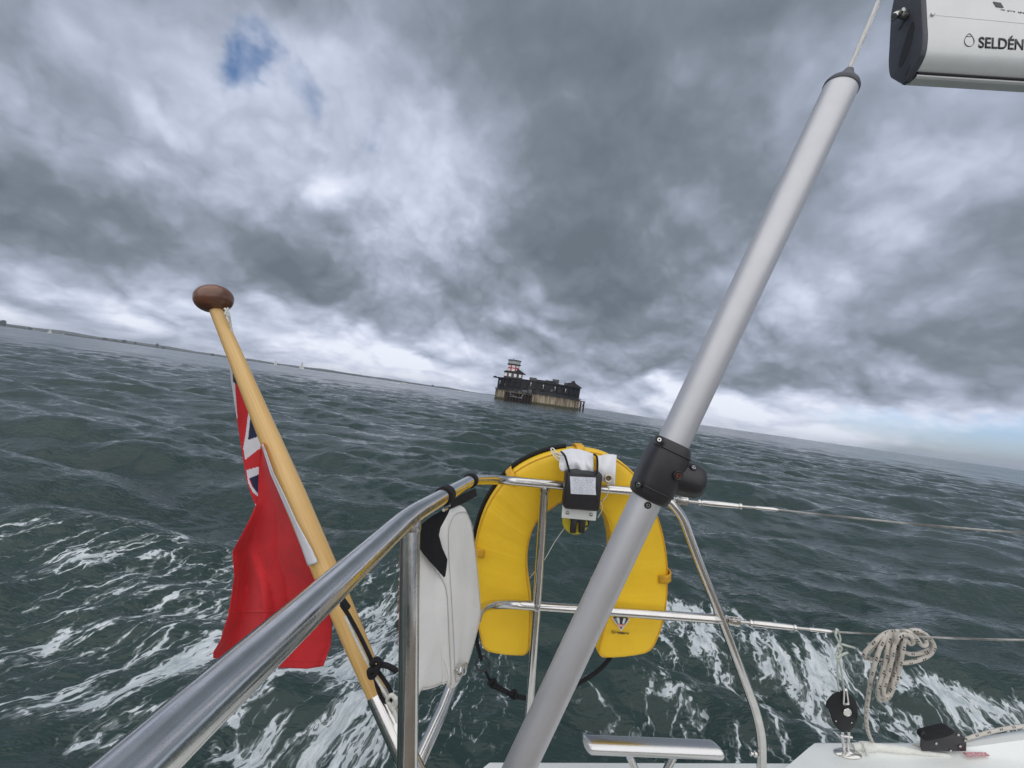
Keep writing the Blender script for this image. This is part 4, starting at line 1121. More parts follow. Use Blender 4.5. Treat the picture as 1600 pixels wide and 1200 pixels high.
def ensign():
    o = thing('ensign', 'red ensign flag with folded union canton, hanging limp from the flagstaff', 'flag', at(420, 850, .80))
    def lerp(tab, y): return float(np.interp(y, [t[0] for t in tab], [t[1] for t in tab]))
    # --- canton: the narrow folded strip at the top
    lt = [(548, 359), (568, 358.5), (600, 362), (640, 368), (680, 374), (715, 379.5), (745, 384), (770, 391), (792, 400), (800, 404)]
    rt = [(548, 372), (600, 384), (640, 398), (700, 414), (745, 412), (800, 408)]
    polys = {  # drawn on the cloth, frame positions; slots: 0 red 1 white 2 navy
        2: [[(362, 552), (371, 560), (369.5, 602), (364, 596)], [(392, 646), (404, 672), (404, 682), (387.5, 687.5)], [(390.5, 747), (404.5, 741), (404.5, 764), (403.5, 772), (396, 762)]],
        1: [[(356, 540), (363, 552), (368, 615), (371, 655), (368, 655), (362, 615)], [(388.5, 640), (392.5, 648), (387.5, 687.5), (404, 679), (412, 700), (404, 702), (383, 718.5), (380, 700), (384, 678)],
            [(385, 734.5), (405, 729), (405, 742), (389, 748), (394, 760), (404, 772), (404, 777), (395, 769), (388, 755)], [(396, 785), (404.5, 792), (404.5, 794.5), (396.5, 787.5)]]}
    def inside(p, poly):
        x, y = p; c = False; n = len(poly)
        for i in range(n):
            (x1, y1), (x2, y2) = poly[i], poly[i - 1]
            if (y1 > y) != (y2 > y) and x < (x2 - x1) * (y - y1) / (y2 - y1) + x1: c = not c
        return c
    NU, NV = 44, 170
    ys = np.linspace(548, 799, NV + 1); rows = []; px = []
    for y in ys:
        l, r = lerp(lt, y), lerp(rt, y); row = []; pr = []
        for i in range(NU + 1):
            f = i / NU; x = l + (r - l) * f
            Y = .832 + .020 * f + .006 * math.sin(f * 3.0 + y * .02)
            row.append(at(x, y, Y)); pr.append((x, y))
        rows.append(row); px.append(pr)
    def mi(i, j):
        x = (px[i][j][0] + px[i + 1][j + 1][0]) / 2; y = (ys[i] + ys[i + 1]) / 2
        for s_ in (2, 1):
            if any(inside((x, y), p) for p in polys[s_]): return s_
        return 0
    mb = MB(); mb.grid(rows, mi); mb.build('canton', [M['red'], M['flag_white'], M['navy']], o)
    # --- the red fly
    lt = [(690, 408), (720, 405), (760, 403.5), (784, 403), (790, 399), (800, 395), (815, 388), (838, 376), (862, 363), (880, 364.5), (900, 366), (925, 362.5), (960, 357), (985, 349), (1005, 343), (1030, 333.5), (1046, 333)]
    rt = [(690, 411), (720, 419), (760, 434), (800, 452), (840, 468), (875, 480), (890, 487), (915, 505), (950, 516), (985, 519), (1010, 516.5), (1030, 510), (1040, 507), (1046, 505)]
    rows = []; ys = np.linspace(692, 1045.5, 110)
    for y in ys:
        l, r = lerp(lt, y), lerp(rt, y); row = []
        g = min(1, max(0, (y - 780) / 120))
        for i in range(61):
            f = i / 60; x = l + (r - l) * f
            Y = .790 - .032 * f ** 2 * max(0, min(1, (930 - y) / 80)) + .012 * math.sin(f * 5.2 - .4 + (y - 800) * .004) * (.25 + g) + .010 * g * math.sin(f * 11 + y * .006) - .012 * math.exp(-((f - .30 - (y - 900) * .0002) / .12) ** 2) * g + .006 * math.sin(y * .03 + f * 4) * g + .016 * g * (1 - abs(((f * 2.3 + (y - 800) * .0011) % 1.0) * 2 - 1)) ** 1.6 + .020 * max(0, min(1, (f - .16 - (y - 780) * .0011) * 9)) * g - .012 * g
            lo = 1.0 if y < 1044 else 1.0
            yy = y
            if y > 1000:  # lower hem sags to the right
                k = (y - 1000) / 45.5; hem = np.interp(f, [0, .2, .55, .85, 1], [1028, 1034, 1043, 1045, 1041]); yy = 1000 + (hem - 1000) * k
            row.append(at(x, yy, Y))
        rows.append(row)
    mb = MB(); mb.grid(rows); mb.build('fly', M['red'], o)
    # hem line across the fly
    mb = MB(); mb.tube([r_[3] + Vector((0, -.0010, 0)) for r_ in rows[30:]], .0007, 5); mb.build('hem_stitching', M['red'], o)
    mb = MB(); mb.tube([p + Vector((0, -.0010, 0)) for p in rows[-5]], .0007, 5); mb.build('hem_stitching', M['red'], o)
    mb = MB(); k = [i for i, y in enumerate(ys) if y > 952][0]; mb.tube([p + Vector((0, -.0012, 0)) for p in rows[k]], .0012, 6); mb.build('seam', M['red'], o)
    # white heading along the staff
    rows = []
    for y in np.linspace(694, 885, 50):
        l = lerp([(694, 410), (705, 412), (740, 422.5), (780, 440), (816, 456), (860, 472.5), (885, 481)], y); r = lerp([(694, 411), (705, 415.5), (740, 428), (780, 447.5), (816, 464), (860, 488.5), (876, 495), (885, 496)], y)
        rows.append([at(l + (r - l) * f, y - 6 * f * max(0, (y - 870) / 15), .752 - .016 * (y - 694) / 190 + .004 * math.sin(f * 3 + y * .01)) for f in np.linspace(0, 1, 6)])
    mb = MB(); mb.grid(rows); mb.build('heading', M['flag_white'], o)
    for ch in o.children:
        s_ = ch.modifiers.new('cloth_thickness', 'SOLIDIFY'); s_.thickness = .0007; s_.offset = 0
ensign()

# ------------------------------------------------------------------ white folded sling bag
M['thread'] = mat('grey_thread', (.50, .49, .46), .9)
def sling_bag():
    o = thing('sling_bag', 'white PVC bag hanging by black straps from the rail, left of the yellow lifebuoy', 'bag', at(700, 900, .8))
    A = [(700, 797, .770), (706, 791, .785), (714, 789.5, .81), (722, 791, .84), (727, 800, .86), (732, 815, .885), (737, 850, .91), (742, 895, .935), (747, 955, .955), (746.5, 965, .957), (741, 990, .94), (728, 1036, .90), (718, 1060, .865), (711, 1072, .835), (706, 1075.5, .815), (703, 1068, .80), (700, 1000, .785), (696, 930, .772), (692, 870, .762), (691, 830, .760), (693, 812, .763)]
    P = pix(A); n = (P[7] - P[17]).cross(P[0] - P[14]).normalized()
    if n.y > 0: n = -n
    def panel(P, puff, off, nm, mt):
        c = sum(P, Vector()) / len(P); mb = MB(); rings = []
        Q = spline(P, 4, True)
        for f, h in ((1.0, -.6), (1.0, 0), (.985, .35), (.95, .62), (.85, .82), (.6, .97), (.3, 1.0)):
            rings.append([c + (q - c) * f + off * h * puff for q in Q])
        mb.grid(rings, closed_u=True); k = len(mb.v); m_ = len(Q); mb.v.append(c + off * puff)
        for i in range(m_): mb.face([k - m_ + i, k - m_ + (i + 1) % m_, k])
        pa = mb.build(nm, M[mt], o, angle=55)
        sm = MB(); sm.tube([c + (q - c) * .925 + off * .74 * puff + n * .0006 for q in Q], .0007, 5, closed=True); sm.build('stitching', M['thread'], o)
        return pa
    panel(P, .012, n, 'panel', 'white_pvc')
    B = [(640, 852, .700), (656, 854, .715), (672, 876, .735), (688, 898, .752), (696, 925, .764), (699.5, 1000, .778), (703, 1070, .797), (699, 1068, .795), (690, 1069, .785), (672, 1076, .755), (655, 1079, .725), (640, 1078, .705)]
    PB = pix(B); nb = (PB[5] - PB[10]).cross(PB[2] - PB[8]).normalized()
    if nb.y > 0: nb = -nb
    panel(PB, .008, nb, 'panel', 'white_pvc')
    for pts in ([(683, 893, .742), (690, 940, .758), (696, 1000, .770), (700.5, 1068, .790)], [(676, 889, .735), (684, 950, .748), (690, 1010, .760), (693, 1068, .778)], [(699, 1000, .776), (701, 1040, .786), (706, 1074, .808)]):
        mb = MB(); mb.tube(spline(pix(pts), 8), .0024, 8); mb.build('piping', M['white_pvc'], o)
    # turn button
    for x, y, Y in ((713.5, 1046, .800), (719, 1043, .822)):
        mb = MB(); mb.lathe(at(x, y, Y) , n, [(-.012, .004), (.004, .004), (.006, .0105), (.010, .0115), (.013, .0095), (.015, .004), (.015, 0)], 18); mb.build('stud', M['steel'], o)
    # black flap below the rail
    F_ = [(654, 822, .665), (675, 806, .690), (692, 797, .712), (703, 792, .722), (697, 806, .722), (686, 826, .720), (683.5, 838, .720), (689, 858, .726), (697, 876, .733), (695.5, 890, .734), (693.5, 903, .734), (684, 892, .726), (672, 879, .714), (661, 865, .698), (654, 856, .682)]
    PF = pix(F_); mb = MB(); mb.prism(PF, Vector((.002, .006, 0)), .0008, 1); mb.build('flap', M['black_cloth'], o)
    # straps round the rail
    P0, P1 = at(640, 806, .53), at(739, 749, .955); d = (P1 - P0).normalized()
    def railpt(px):
        lo, hi = 0, 1.0
        for _ in range(40):
            m_ = (lo + hi) / 2; p = P0 + (P1 - P0) * m_
            if 800 + F * p.x / p.y < px: lo = m_
            else: hi = m_
        return P0 + (P1 - P0) * lo
    for x, w_ in ((695.5, .030), (735.5, .026)):
        p = railpt(x); mb = MB()
        mb.lathe(p - d * w_ / 2, d, [(0, .0126), (0, .0152), (w_ * .15, .0162), (w_ * .5, .0158), (w_ * .85, .0163), (w_, .0152), (w_, .0126)], 24); mb.build('strap', M['black_cloth'], o)
    T_ = [(703, 796, .745), (705, 783, .755), (722, 772, .83), (735, 766, .88), (741, 764, .90), (743, 776, .905), (731, 783, .87), (719, 789, .82), (709, 793, .775)]
    mb = MB(); mb.prism(pix(T_), Vector((.003, .006, 0)), .0008, 1); mb.build('flap', M['black_cloth'], o)
    mb = MB(); mb.tube([at(693, 797, .70), at(702, 792.5, .735)], .0028, 8); mb.build('toggle', M['steel_dull'], o)
sling_bag()

# ------------------------------------------------------------------ lifebuoy
def lifebuoy():
    o = thing('lifebuoy', 'yellow horseshoe lifebuoy in a cloth cover, hung on the stern rail', 'lifebuoy', at(890, 870, 1.29))
    outer = [(752, 991), (745, 955), (740.5, 905), (740, 870), (745, 832), (757, 793), (776, 760), (802, 732), (835, 713), (872, 702), (910, 699.5), (948, 708), (981, 730), (1008, 766), (1026, 810), (1036, 856), (1038, 900), (1035, 945), (1027, 975), (1019, 994)]
    inner = [(828, 999), (830, 962), (829.5, 925), (825, 890), (824, 862), (828, 836), (836, 815), (847, 802), (862, 790), (877, 780), (900, 775), (922, 780), (936, 793), (945, 815), (950, 842), (951, 870), (949, 905), (943, 945), (936, 975), (929, 1003)]
    YC = 1.292
    O = spline(pix(outer, YC), 6); I = spline(pix(inner, YC), 6); N = len(O); T = .047
    prof = []
    for k in range(28):
        a = 2 * math.pi * k / 28; ca, sa = math.cos(a), math.sin(a)
        prof.append((math.copysign(abs(ca) ** .30, ca), math.copysign(abs(sa) ** .30, sa)))
    rows = []
    def section(o_, i_, sh, dv, sq=1.0):
        c = (o_ + i_) / 2 + dv; h = (o_ - i_) / 2
        row = []
        for u, v in prof:
            bulge = 1 - .10 * u * u
            row.append(c + h * (u * sh) + Vector((0, v * T * bulge * sq, 0)))
        return row
    d0 = ((O[0] - O[2]) + (I[0] - I[2])).normalized(); d1 = ((O[-1] - O[-3]) + (I[-1] - I[-3])).normalized()
    ends = ((.0285, .50, .86), (.0275, .64, .93), (.0245, .77, .98), (.018, .885, 1.0), (.010, .955, 1.0), (.003, .992, 1.0))
    for s_, sh, sq in ends: rows.append(section(O[0], I[0], sh, d0 * s_, sq))
    for k in range(N):
        jit = 1 + .012 * math.sin(k * .9) + .008 * math.sin(k * 2.3 + 1)
        rows.append(section(O[k], I[k], 1.0, Vector((0, 0, 0)), jit))
    for s_, sh, sq in reversed(ends): rows.append(section(O[-1], I[-1], sh, d1 * s_, sq))
    mb = MB(); mb.grid(rows, closed_u=True); k = len(mb.v); m_ = len(prof)
    mb.face([i for i in range(m_)]); mb.face([k - m_ + i for i in reversed(range(m_))])
    mb.build('cushion', M['yellow'], o, angle=60)
    # piping round the front rim: outer edge, ends and inner edge in one welt
    def rim(u, vv):
        out = []
        j = min(range(len(prof)), key=lambda q: abs(prof[q][0] - u) + abs(prof[q][1] - vv) * .5)
        return j
    jo, ji = rim(.96, -.90), rim(-.96, -.90)
    loop = [r_[jo] for r_ in rows] + [r_[ji] for r_ in reversed(rows)]
    mb = MB(); mb.tube([p + Vector((0, -.0006, 0)) for p in loop], .0026, 8, closed=True); mb.build('piping', M['yellow_trim'], o)
    # webbing loops over the outer edge
    for k_, (x, y) in enumerate(((795, 737), (905, 701), (741, 850), (1037, 890))):
        p = at(x, y, YC); j = min(range(N), key=lambda q: (O[q] - p).length); h = (O[j] - I[j]).normalized(); tg = (O[min(N - 1, j + 1)] - O[max(0, j - 1)]).normalized()
        mb = MB(); w_ = .0115
        pr = [(-.034, -.046), (-.010, -.052), (.003, -.040), (.0075, -.024), (.0075, .022), (.004, .04), (-.034, .048)]
        R_ = [[O[j] + tg * s_ * w_ + h * (a + .0) + Vector((0, b, 0)) for s_ in (-1, -.5, .5, 1)] for a, b in pr]
        mb.grid(R_); b_ = mb.build('loop', M['yellow_trim'], o); q_ = b_.modifiers.new('webbing_thickness', 'SOLIDIFY'); q_.thickness = .003; q_.offset = 1
    # black webbing round the back rim and the grab line below
    web = [O[k] + (O[k] - I[k]).normalized() * .006 + Vector((0, .012, 0)) for k in range(int(N * .04), int(N * .50))]
    mb = MB(); mb.tube(web, .0065, 10, flat=2.2, upv=None); mb.build('webbing', M['black_cloth'], o)
    web = [O[k] + (O[k] - I[k]).normalized() * .003 + Vector((0, .018, 0)) for k in range(int(N * .80), int(N * .91))]
    mb = MB(); mb.tube(web, .0065, 10, flat=2.0); mb.build('webbing', M['black_cloth'], o)
    mb = MB(); mb.tube(spline([at(745, 960, 1.30), at(745, 1000, 1.30), at(749, 1020, 1.30), at(752, 1031, 1.30)], 6), .0058, 10); mb.build('grab_line', M['black_cloth'], o)
    mb = MB(); c = at(753.5, 1037, 1.30); mb.tube([c + Vector((math.cos(a), .25 * math.sin(a), math.sin(a))) * .0195 for a in np.linspace(0, 2 * math.pi, 28, endpoint=False)], .0034, 8, closed=True); mb.build('ring', M['black_plastic'], o)
    mb = MB(); mb.tube(spline([at(757, 1046, 1.30), at(764, 1060, 1.30), at(770, 1069, 1.30), at(785, 1078, 1.30), at(803, 1086, 1.30), at(824, 1091, 1.30), at(855, 1090, 1.30), at(885, 1078, 1.30), at(905, 1067, 1.30), at(925, 1055, 1.30), at(945, 1038, 1.30), at(962, 1016, 1.30)], 6),
                      [.0045] * 6 + [.0048] * 6 + [.0088] * 6 + [.0070] * 18 + [.0062] * 31, 10); mb.build('grab_line', M['black_cloth'], o)
    for kx, ky in ((769, 1068), (801, 1085)):
        mb = MB(); p = at(kx, ky, 1.298); mb.tube(spline([p + Vector((.010 * math.cos(t) , .006 * math.sin(2 * t), .009 * math.sin(t))) for t in np.linspace(0, 2 * math.pi, 9, endpoint=False)], 4, True), .0058, 8, closed=True); mb.build('knot', M['black_cloth'], o)
    # maker mark on the right limb, printed on the cloth
    Yf = YC - T * 1.0 - .0024
    def pr_(poly, m_, nm, lift=0.0, par=o):
        mb = MB(); mb.prism(pix(poly, Yf - lift), Vector((0, .0016 , 0))); return mb.build(nm, M[m_], par, smooth=False)
    pr_([(956, 965.5), (984.5, 967.5), (970.5, 986.5)], 'print_white', 'maker_emblem')
    em = o.children[-1]
    pr_([(958, 966), (962, 962.5), (979, 963.5), (982.5, 968), (970.3, 984)], 'print', 'shield')
    pr_([(963.6, 965), (967.4, 965.4), (968.6, 974.2), (965.6, 974)], 'print_white', 'bar', .0003); pr_([(974.2, 966), (978, 966.4), (975.2, 974.6), (972.2, 974.4)], 'print_white', 'bar', .0003)
    pr_([(962.6, 975.2), (977.6, 976.2), (974.4, 980), (966.3, 979.6)], 'print_pink', 'band', .0003)
    p0, p1 = at(955.2, 989.2, Yf), at(983.2, 991.6, Yf); ex = (p1 - p0).normalized(); ey = Vector((0, -1, 0)).cross(ex)
    if ey.z < 0: ey = -ey
    text('lettering', 'Crewsaver', p0, ex, ey, (p1 - p0).length, M['print'], o, bold=.030)
lifebuoy()

# ------------------------------------------------------------------ lifebuoy light in its black box, white cloth over it
def light_box():
    o = thing('light_box', 'black plastic box with white label, clipped on the rail in front of the yellow lifebuoy', 'equipment box', at(908, 765, 1.14))
    ctr = at(909, 764.5, 1.145); ex = (at(937, 767, 1.145) - at(881, 762, 1.145)).normalized(); ey = Vector((0, 1, 0)); ez = ex.cross(ey)
    if ez.z < 0: ez = -ez
    mb = MB(); mb.box(ctr, (ex, ey, ez), (.099, .048, .104), .011, 4); body = mb.build('case', M['black_plastic'], o)
    mb = MB(); mb.box(ctr - ey * .0245 + ez * .001, (ex, ey, ez), (.088, .004, .094), .0018, 2); mb.build('front_plate', M['black_plastic'], body)
    lab = pix([(890.5, 744.5), (931, 746.5), (930.5, 763), (931.5, 773.5), (892, 771.5)], 1.1165)
    mb = MB(); mb.prism(lab, Vector((0, .0014, 0))); mb.build('label', M['paper'], body, smooth=False)
    mb = MB()
    for i in range(9):
        y = 748 + i * 2.6; rr_ = random.Random(i)
        x = 895 + rr_.uniform(0, 2)
        while x < 926:
            w_ = rr_.uniform(1.5, 6); mb.prism(pix([(x, y), (min(927, x + w_), y + .1), (min(927, x + w_), y + .8), (x, y + .7)], 1.1164), Vector((0, .0004, 0))); x += w_ + rr_.uniform(1, 3)
    q_ = mb.build('faded_print', M['faded'], body, smooth=False); q_['kind'] = 'stuff'
    for x, y in ((890, 779.5), (931.5, 783.5), (930, 741)):
        mb = MB(); mb.lathe(at(x, y, 1.1185), (0, -1, 0), [(0, .0028), (.0012, .0026), (.0012, .0012), (.0006, 0)], 12); mb.build('screw', M['print'], body)
    # white bracket under the box with two bolts
    mb = MB(); c = at(905, 800, 1.155); mb.box(c, (ex, ey, ez), (.094, .006, .040), .0026, 3); br = mb.build('bracket', M['gelcoat'], o)
    for x, y in ((886.5, 801), (923.5, 804)):
        mb = MB(); mb.lathe(at(x, y, 1.1515), (0, -1, 0), [(-.003, .005), (.002, .0052), (.004, .004), (.0046, 0)], 14); mb.build('bolt', M['steel_dull'], br)
    # black clip prongs and the yellow lamp base behind
    for x in (896, 909.5):
        mb = MB(); mb.box(at(x, 820, 1.17), (ex, ey, ez), (.0165, .014, .044), .003, 2); mb.build('clip_prong', M['black_plastic'], o)
    mb = MB(); mb.box(at(903, 812, 1.172), (ex, ey, ez), (.042, .016, .014), .003, 2); mb.build('clip', M['black_plastic'], o)
    mb = MB(); mb.lathe(at(898, 812, 1.21), (0, -1, .1), [(0, .036), (.016, .038), (.022, .035), (.024, .020), (.024, 0)], 30); mb.build('lamp_base', M['lens'], o)
    mb = MB(); mb.tube(spline([at(918, 812, 1.18), at(920, 820, 1.17), at(914, 823, 1.165), at(911, 818, 1.17)], 6), .0026, 8); mb.build('wire_loop', M['black_plastic'], o)
    # elastic cords from the box over the cloth
    for pts in ([(890, 738, 1.118), (884, 716, 1.135), (881, 710, 1.15), (877, 706, 1.20)], [(933, 740, 1.118), (933.5, 722, 1.135), (932, 713, 1.15), (928, 710, 1.20)]):
        mb = MB(); mb.tube(spline(pix(pts), 6), .0029, 8); mb.build('elastic_cord', M['black_cloth'], o)
def faded():
    return mat('faded_grey_print', (.42, .45, .52), .6)
M['faded'] = faded()
light_box()

def white_cover():
    o = thing('white_cover', 'bundled white cloth with a brass eyelet, draped over the top of the yellow lifebuoy', 'cloth', at(915, 730, 1.19))
    rows = []
    for j, f in enumerate(np.linspace(0, 1, 34)):
        xl = 874 + (925 + 2 - 874) * f
        top = np.interp(xl, [872, 880, 892, 905, 918, 930, 936], [708, 703.5, 701, 702.5, 706, 711, 714])
        bot = np.interp(xl, [872, 878, 890, 910, 930, 936], [728, 737, 734.5, 735, 738, 742])
        row = []
        for g in np.linspace(0, 1, 15):
            y = top + (bot - top) * g; fold = .006 * math.sin(xl * .16 + g * 2) + .004 * math.sin(xl * .37 - g * 5)
            Y = 1.225 - .075 * math.sin(min(1, g * 1.25) * math.pi / 2) + fold * (.3 + g)
            row.append(at(xl, y, Y))
        row.insert(0, at(xl, top + 3, 1.30))
        rows.append(row)
    mb = MB(); mb.grid(rows); a = mb.build('bundle', M['white_cloth'], o, angle=70)
    rows = []
    for f in np.linspace(0, 1, 20):
        row = []
        for g in np.linspace(0, 1, 16):
            t0, t1 = (934, 713.5), (963.5, 711.5); b0, b1 = (935, 747), (960.5, 759)
            top = (t0[0] + (t1[0] - t0[0]) * f, t0[1] + (t1[1] - t0[1]) * f - 2.5 * math.sin(f * math.pi))
            bot = (b0[0] + (b1[0] - b0[0]) * f, b0[1] + (b1[1] - b0[1]) * f + 2 * math.sin(f * math.pi))
            x = top[0] + (bot[0] - top[0]) * g; y = top[1] + (bot[1] - top[1]) * g
            row.append(at(x, y, 1.215 - .045 * math.sin(min(1, g * 1.5) * math.pi / 2) + .004 * math.sin(f * 7 + g * 3)))
        row.insert(0, at(row[0].x / row[0].y * F + 800, 716, 1.26))
        rows.append(row)
    mb = MB(); mb.grid(rows); b = mb.build('tail', M['white_cloth'], o, angle=70)
    for q in (a, b): s_ = q.modifiers.new('cloth_thickness', 'SOLIDIFY'); s_.thickness = .0016; s_.offset = 0
    mb = MB(); c = at(950.5, 747.5, 1.158); mb.tube([c + Vector((math.cos(t) * .0092, 0, math.sin(t) * .0092)) for t in np.linspace(0, 2 * math.pi, 24, endpoint=False)], .0027, 8, closed=True); ey_ = mb.build('eyelet', M['brass'], o)
    mb = MB(); mb.lathe(c + Vector((0, .0016, 0)), (0, -1, 0), [(0, .0076), (.0005, .0076), (.0005, 0)], 18); mb.build('eyelet_hole', M['khaki'], ey_)
    # loose ends of its lacing
    for pts in ([(876, 716, 1.16), (868, 710, 1.17), (861, 702.5, 1.18), (864, 700.5, 1.18), (871, 708, 1.165), (879, 711, 1.15)], [(877, 722, 1.16), (870, 717, 1.165), (864, 710, 1.17), (861.5, 705, 1.18)]):
        mb = MB(); mb.tube(spline(pix(pts), 6), .0020, 8); mb.build('lacing', M['cord_white'], o)
    mb = MB(); mb.tube(spline(pix([(949, 753, 1.16), (951, 764, 1.155), (948, 775, 1.155), (940, 783, 1.16), (930, 785, 1.20)]), 8), .0012, 6); mb.build('lacing', M['cord_white'], o)
    mb = MB(); mb.tube(spline(pix([(938, 783, 1.17), (941, 793, 1.17), (938, 802, 1.17), (934, 809, 1.17)]), 8), .0012, 6); mb.build('lacing', M['cord_white'], o)
M['brass'] = mat('aged_brass', (.66, .58, .42), .35, .8)
white_cover()
def float_line():
    o = thing('thin_line', 'thin pale lanyard trailing from the lamp clip down behind the rail upright', 'cord', at(870, 840, 1.22))
    mb = MB(); mb.tube(spline(pix([(893, 812, 1.20), (880, 828, 1.22), (866, 848, 1.23), (851, 874, 1.24), (838, 890, 1.26), (827, 904, 1.29)]), 8), .0012, 6); mb.build('line', M['cord_white'], o)
    mb = MB(); mb.tube(spline(pix([(934, 790, 1.18), (945, 801, 1.225), (955, 816, 1.228), (959, 828, 1.23), (963, 842, 1.235)]), 8), .0012, 6); mb.build('line', M['lens'], o)
float_line()

# ------------------------------------------------------------------ running block, its tie, coiled rope, clutch
WY = 1.125      # distance of the lower guard wire here
def wire_pt(x):
    p = LOWER(x) if x < 1300 else None
    return p
M['block_black'] = mat('black_block_plastic', (.009, .009, .011), .5, spec=.35)
def block():
    o = thing('pulley_block', 'black pulley block standing on the white coaming, held up by white cord', 'block', at(1325, 1168, 1.29))
    Y = 1.235; c = at(1319, 1113, Y)
    K = M['block_black']
    cheek = [(1296, 1094), (1304, 1086), (1316, 1081), (1326, 1083), (1334, 1090), (1340, 1102), (1341, 1118), (1338, 1130), (1333, 1139), (1326, 1142), (1316, 1143), (1308, 1138), (1302, 1128), (1297, 1112), (1292, 1104)]
    for dy in (-.013, .007):
        mb = MB(); mb.prism(spline(pix(cheek, Y + dy), 3, True), Vector((0, .0065, 0)), .0022, 2); mb.build('cheek', K, o)
    mb = MB(); mb.lathe(at(1320, 1111, Y - .004), (0, 1, 0), [(0, .036), (.004, .030), (.008, .036)], 28); mb.build('sheave', M['print'], o)
    # steel strap with slot, centre pin
    ps = pix([(1317.5, 1078), (1322, 1077.5), (1326, 1100), (1317.5, 1100.5)], Y - .0145)
    for a, b in (((1319, 1078), (1318, 1100)), ((1322.5, 1078), (1325.5, 1100))):
        mb = MB(); p, q = at(*a, Y - .016), at(*b, Y - .016); mb.tube([p, q], .0026, 8); mb.build('strap', M['steel'], o)
    mb = MB(); mb.tube([at(1317.6, 1100, Y - .016), at(1326, 1099.6, Y - .016)], .0028, 8); mb.tube([at(1318.5, 1078, Y - .016), at(1323, 1077.8, Y - .016)], .003, 8); q_ = mb.build('strap', M['steel'], o)
    mb = MB(); mb.lathe(at(1322.5, 1111.5, Y - .013), (0, -1, 0), [(0, .0115), (.004, .0118), (.0055, .0105), (.0055, .0085), (.0046, .008), (.0046, 0)], 20); mb.build('pin', M['steel'], o)
    for x, y in ((1305.5, 1126), (1330, 1128.5)):
        mb = MB(); mb.lathe(at(x, y, Y - .0135), (0, -1, 0), [(0, .0024), (.002, .0022), (.0024, 0)], 10); mb.build('rivet', M['steel'], o)
    # shackle and pad eye
    for x0, x1 in ((1316, 1318), (1325.5, 1325)):
        mb = MB(); mb.tube(spline([at(x0, 1142, Y + .004), at(x0 + .3, 1152, Y + .01), at(x1, 1163, 1.262), at(x1 + .5, 1174, 1.282)], 6), .0042, 10); mb.build('shackle', M['steel'], o)
    mb = MB(); mb.tube([at(1312.5, 1149, Y + .006), at(1331, 1152, Y + .006)], .0038, 10); mb.build('shackle_pin', M['steel'], o)
    mb = MB(); pc = Vector((0, 0, -1.1195)); Yb = 1.278; base = Vector(((1324.5 - 800) / F * Yb, Yb, -1.119))
    for k in (0,):
        rows = []
        for s_, h in ((1.0, 0), (1.0, .002), (.9, .0042), (.55, .006), (.30, .010), (0.02, .0108)):
            rows.append([base + Vector((math.cos(a) * .038 * s_ + math.sin(a) * .006 * s_, math.sin(a) * .018 * s_ - math.cos(a) * .006 * s_, h)) for a in np.linspace(0, 2 * math.pi, 30, endpoint=False)])
        mb.grid(rows, closed_u=True)
    mb.build('pad_eye', M['steel'], o)
block()

def cord_tie():
    o = thing('cord_tie', 'pale cord knotted on the lower guard wire, holding up the black pulley block', 'cord', at(1310, 1000, 1.13))
    Y = 1.13
    mb = MB(); mb.tube(spline(pix([(1307, 984, 1.122), (1305.5, 992, 1.120), (1309, 1000, 1.123), (1312, 1008, 1.126), (1308, 1018, 1.128), (1309.5, 1028, 1.13), (1308.5, 1045, 1.15), (1309, 1065, 1.19), (1311, 1080, 1.226)]), 8), .0024, 8); mb.build('leg', M['rope_green'], o)
    mb = MB(); mb.tube(spline(pix([(1308, 984, 1.135), (1311, 990, 1.134), (1313, 1000, 1.128), (1309, 1010, 1.122), (1312, 1020, 1.124), (1311, 1030, 1.128), (1314, 1045, 1.15), (1317, 1065, 1.19), (1319, 1080, 1.226)]), 8), .0024, 8); mb.build('leg', M['rope_green'], o)
    mb = MB(); mb.tube(spline(pix([(1306, 986, 1.13), (1307.5, 983.5, 1.124), (1309.5, 986, 1.13), (1308, 989, 1.135), (1306, 986, 1.13)]), 6), .0028, 8); mb.build('hitch', M['rope_green'], o)
    mb = MB(); mb.tube(spline(pix([(1306, 1012, 1.122), (1311, 1009, 1.119), (1315, 1013, 1.122), (1311, 1019, 1.126), (1306, 1022, 1.124), (1309, 1027, 1.119), (1314, 1023, 1.122), (1310, 1031, 1.126), (1306, 1030, 1.122)]), 6), .0030, 8); mb.build('knot', M['rope_green'], o)
    mb = MB(); mb.tube(spline(pix([(1313, 1006, 1.122), (1322, 1008.5, 1.12), (1336, 1012.5, 1.118)]), 6), .0028, 8); mb.build('tail', M['rope_green'], o)
    mb = MB(); mb.tube(spline(pix([(1313, 1025, 1.122), (1319, 1021.5, 1.12), (1325, 1019.5, 1.118)]), 6), .0028, 8); mb.build('tail', M['rope_green'], o)
cord_tie()

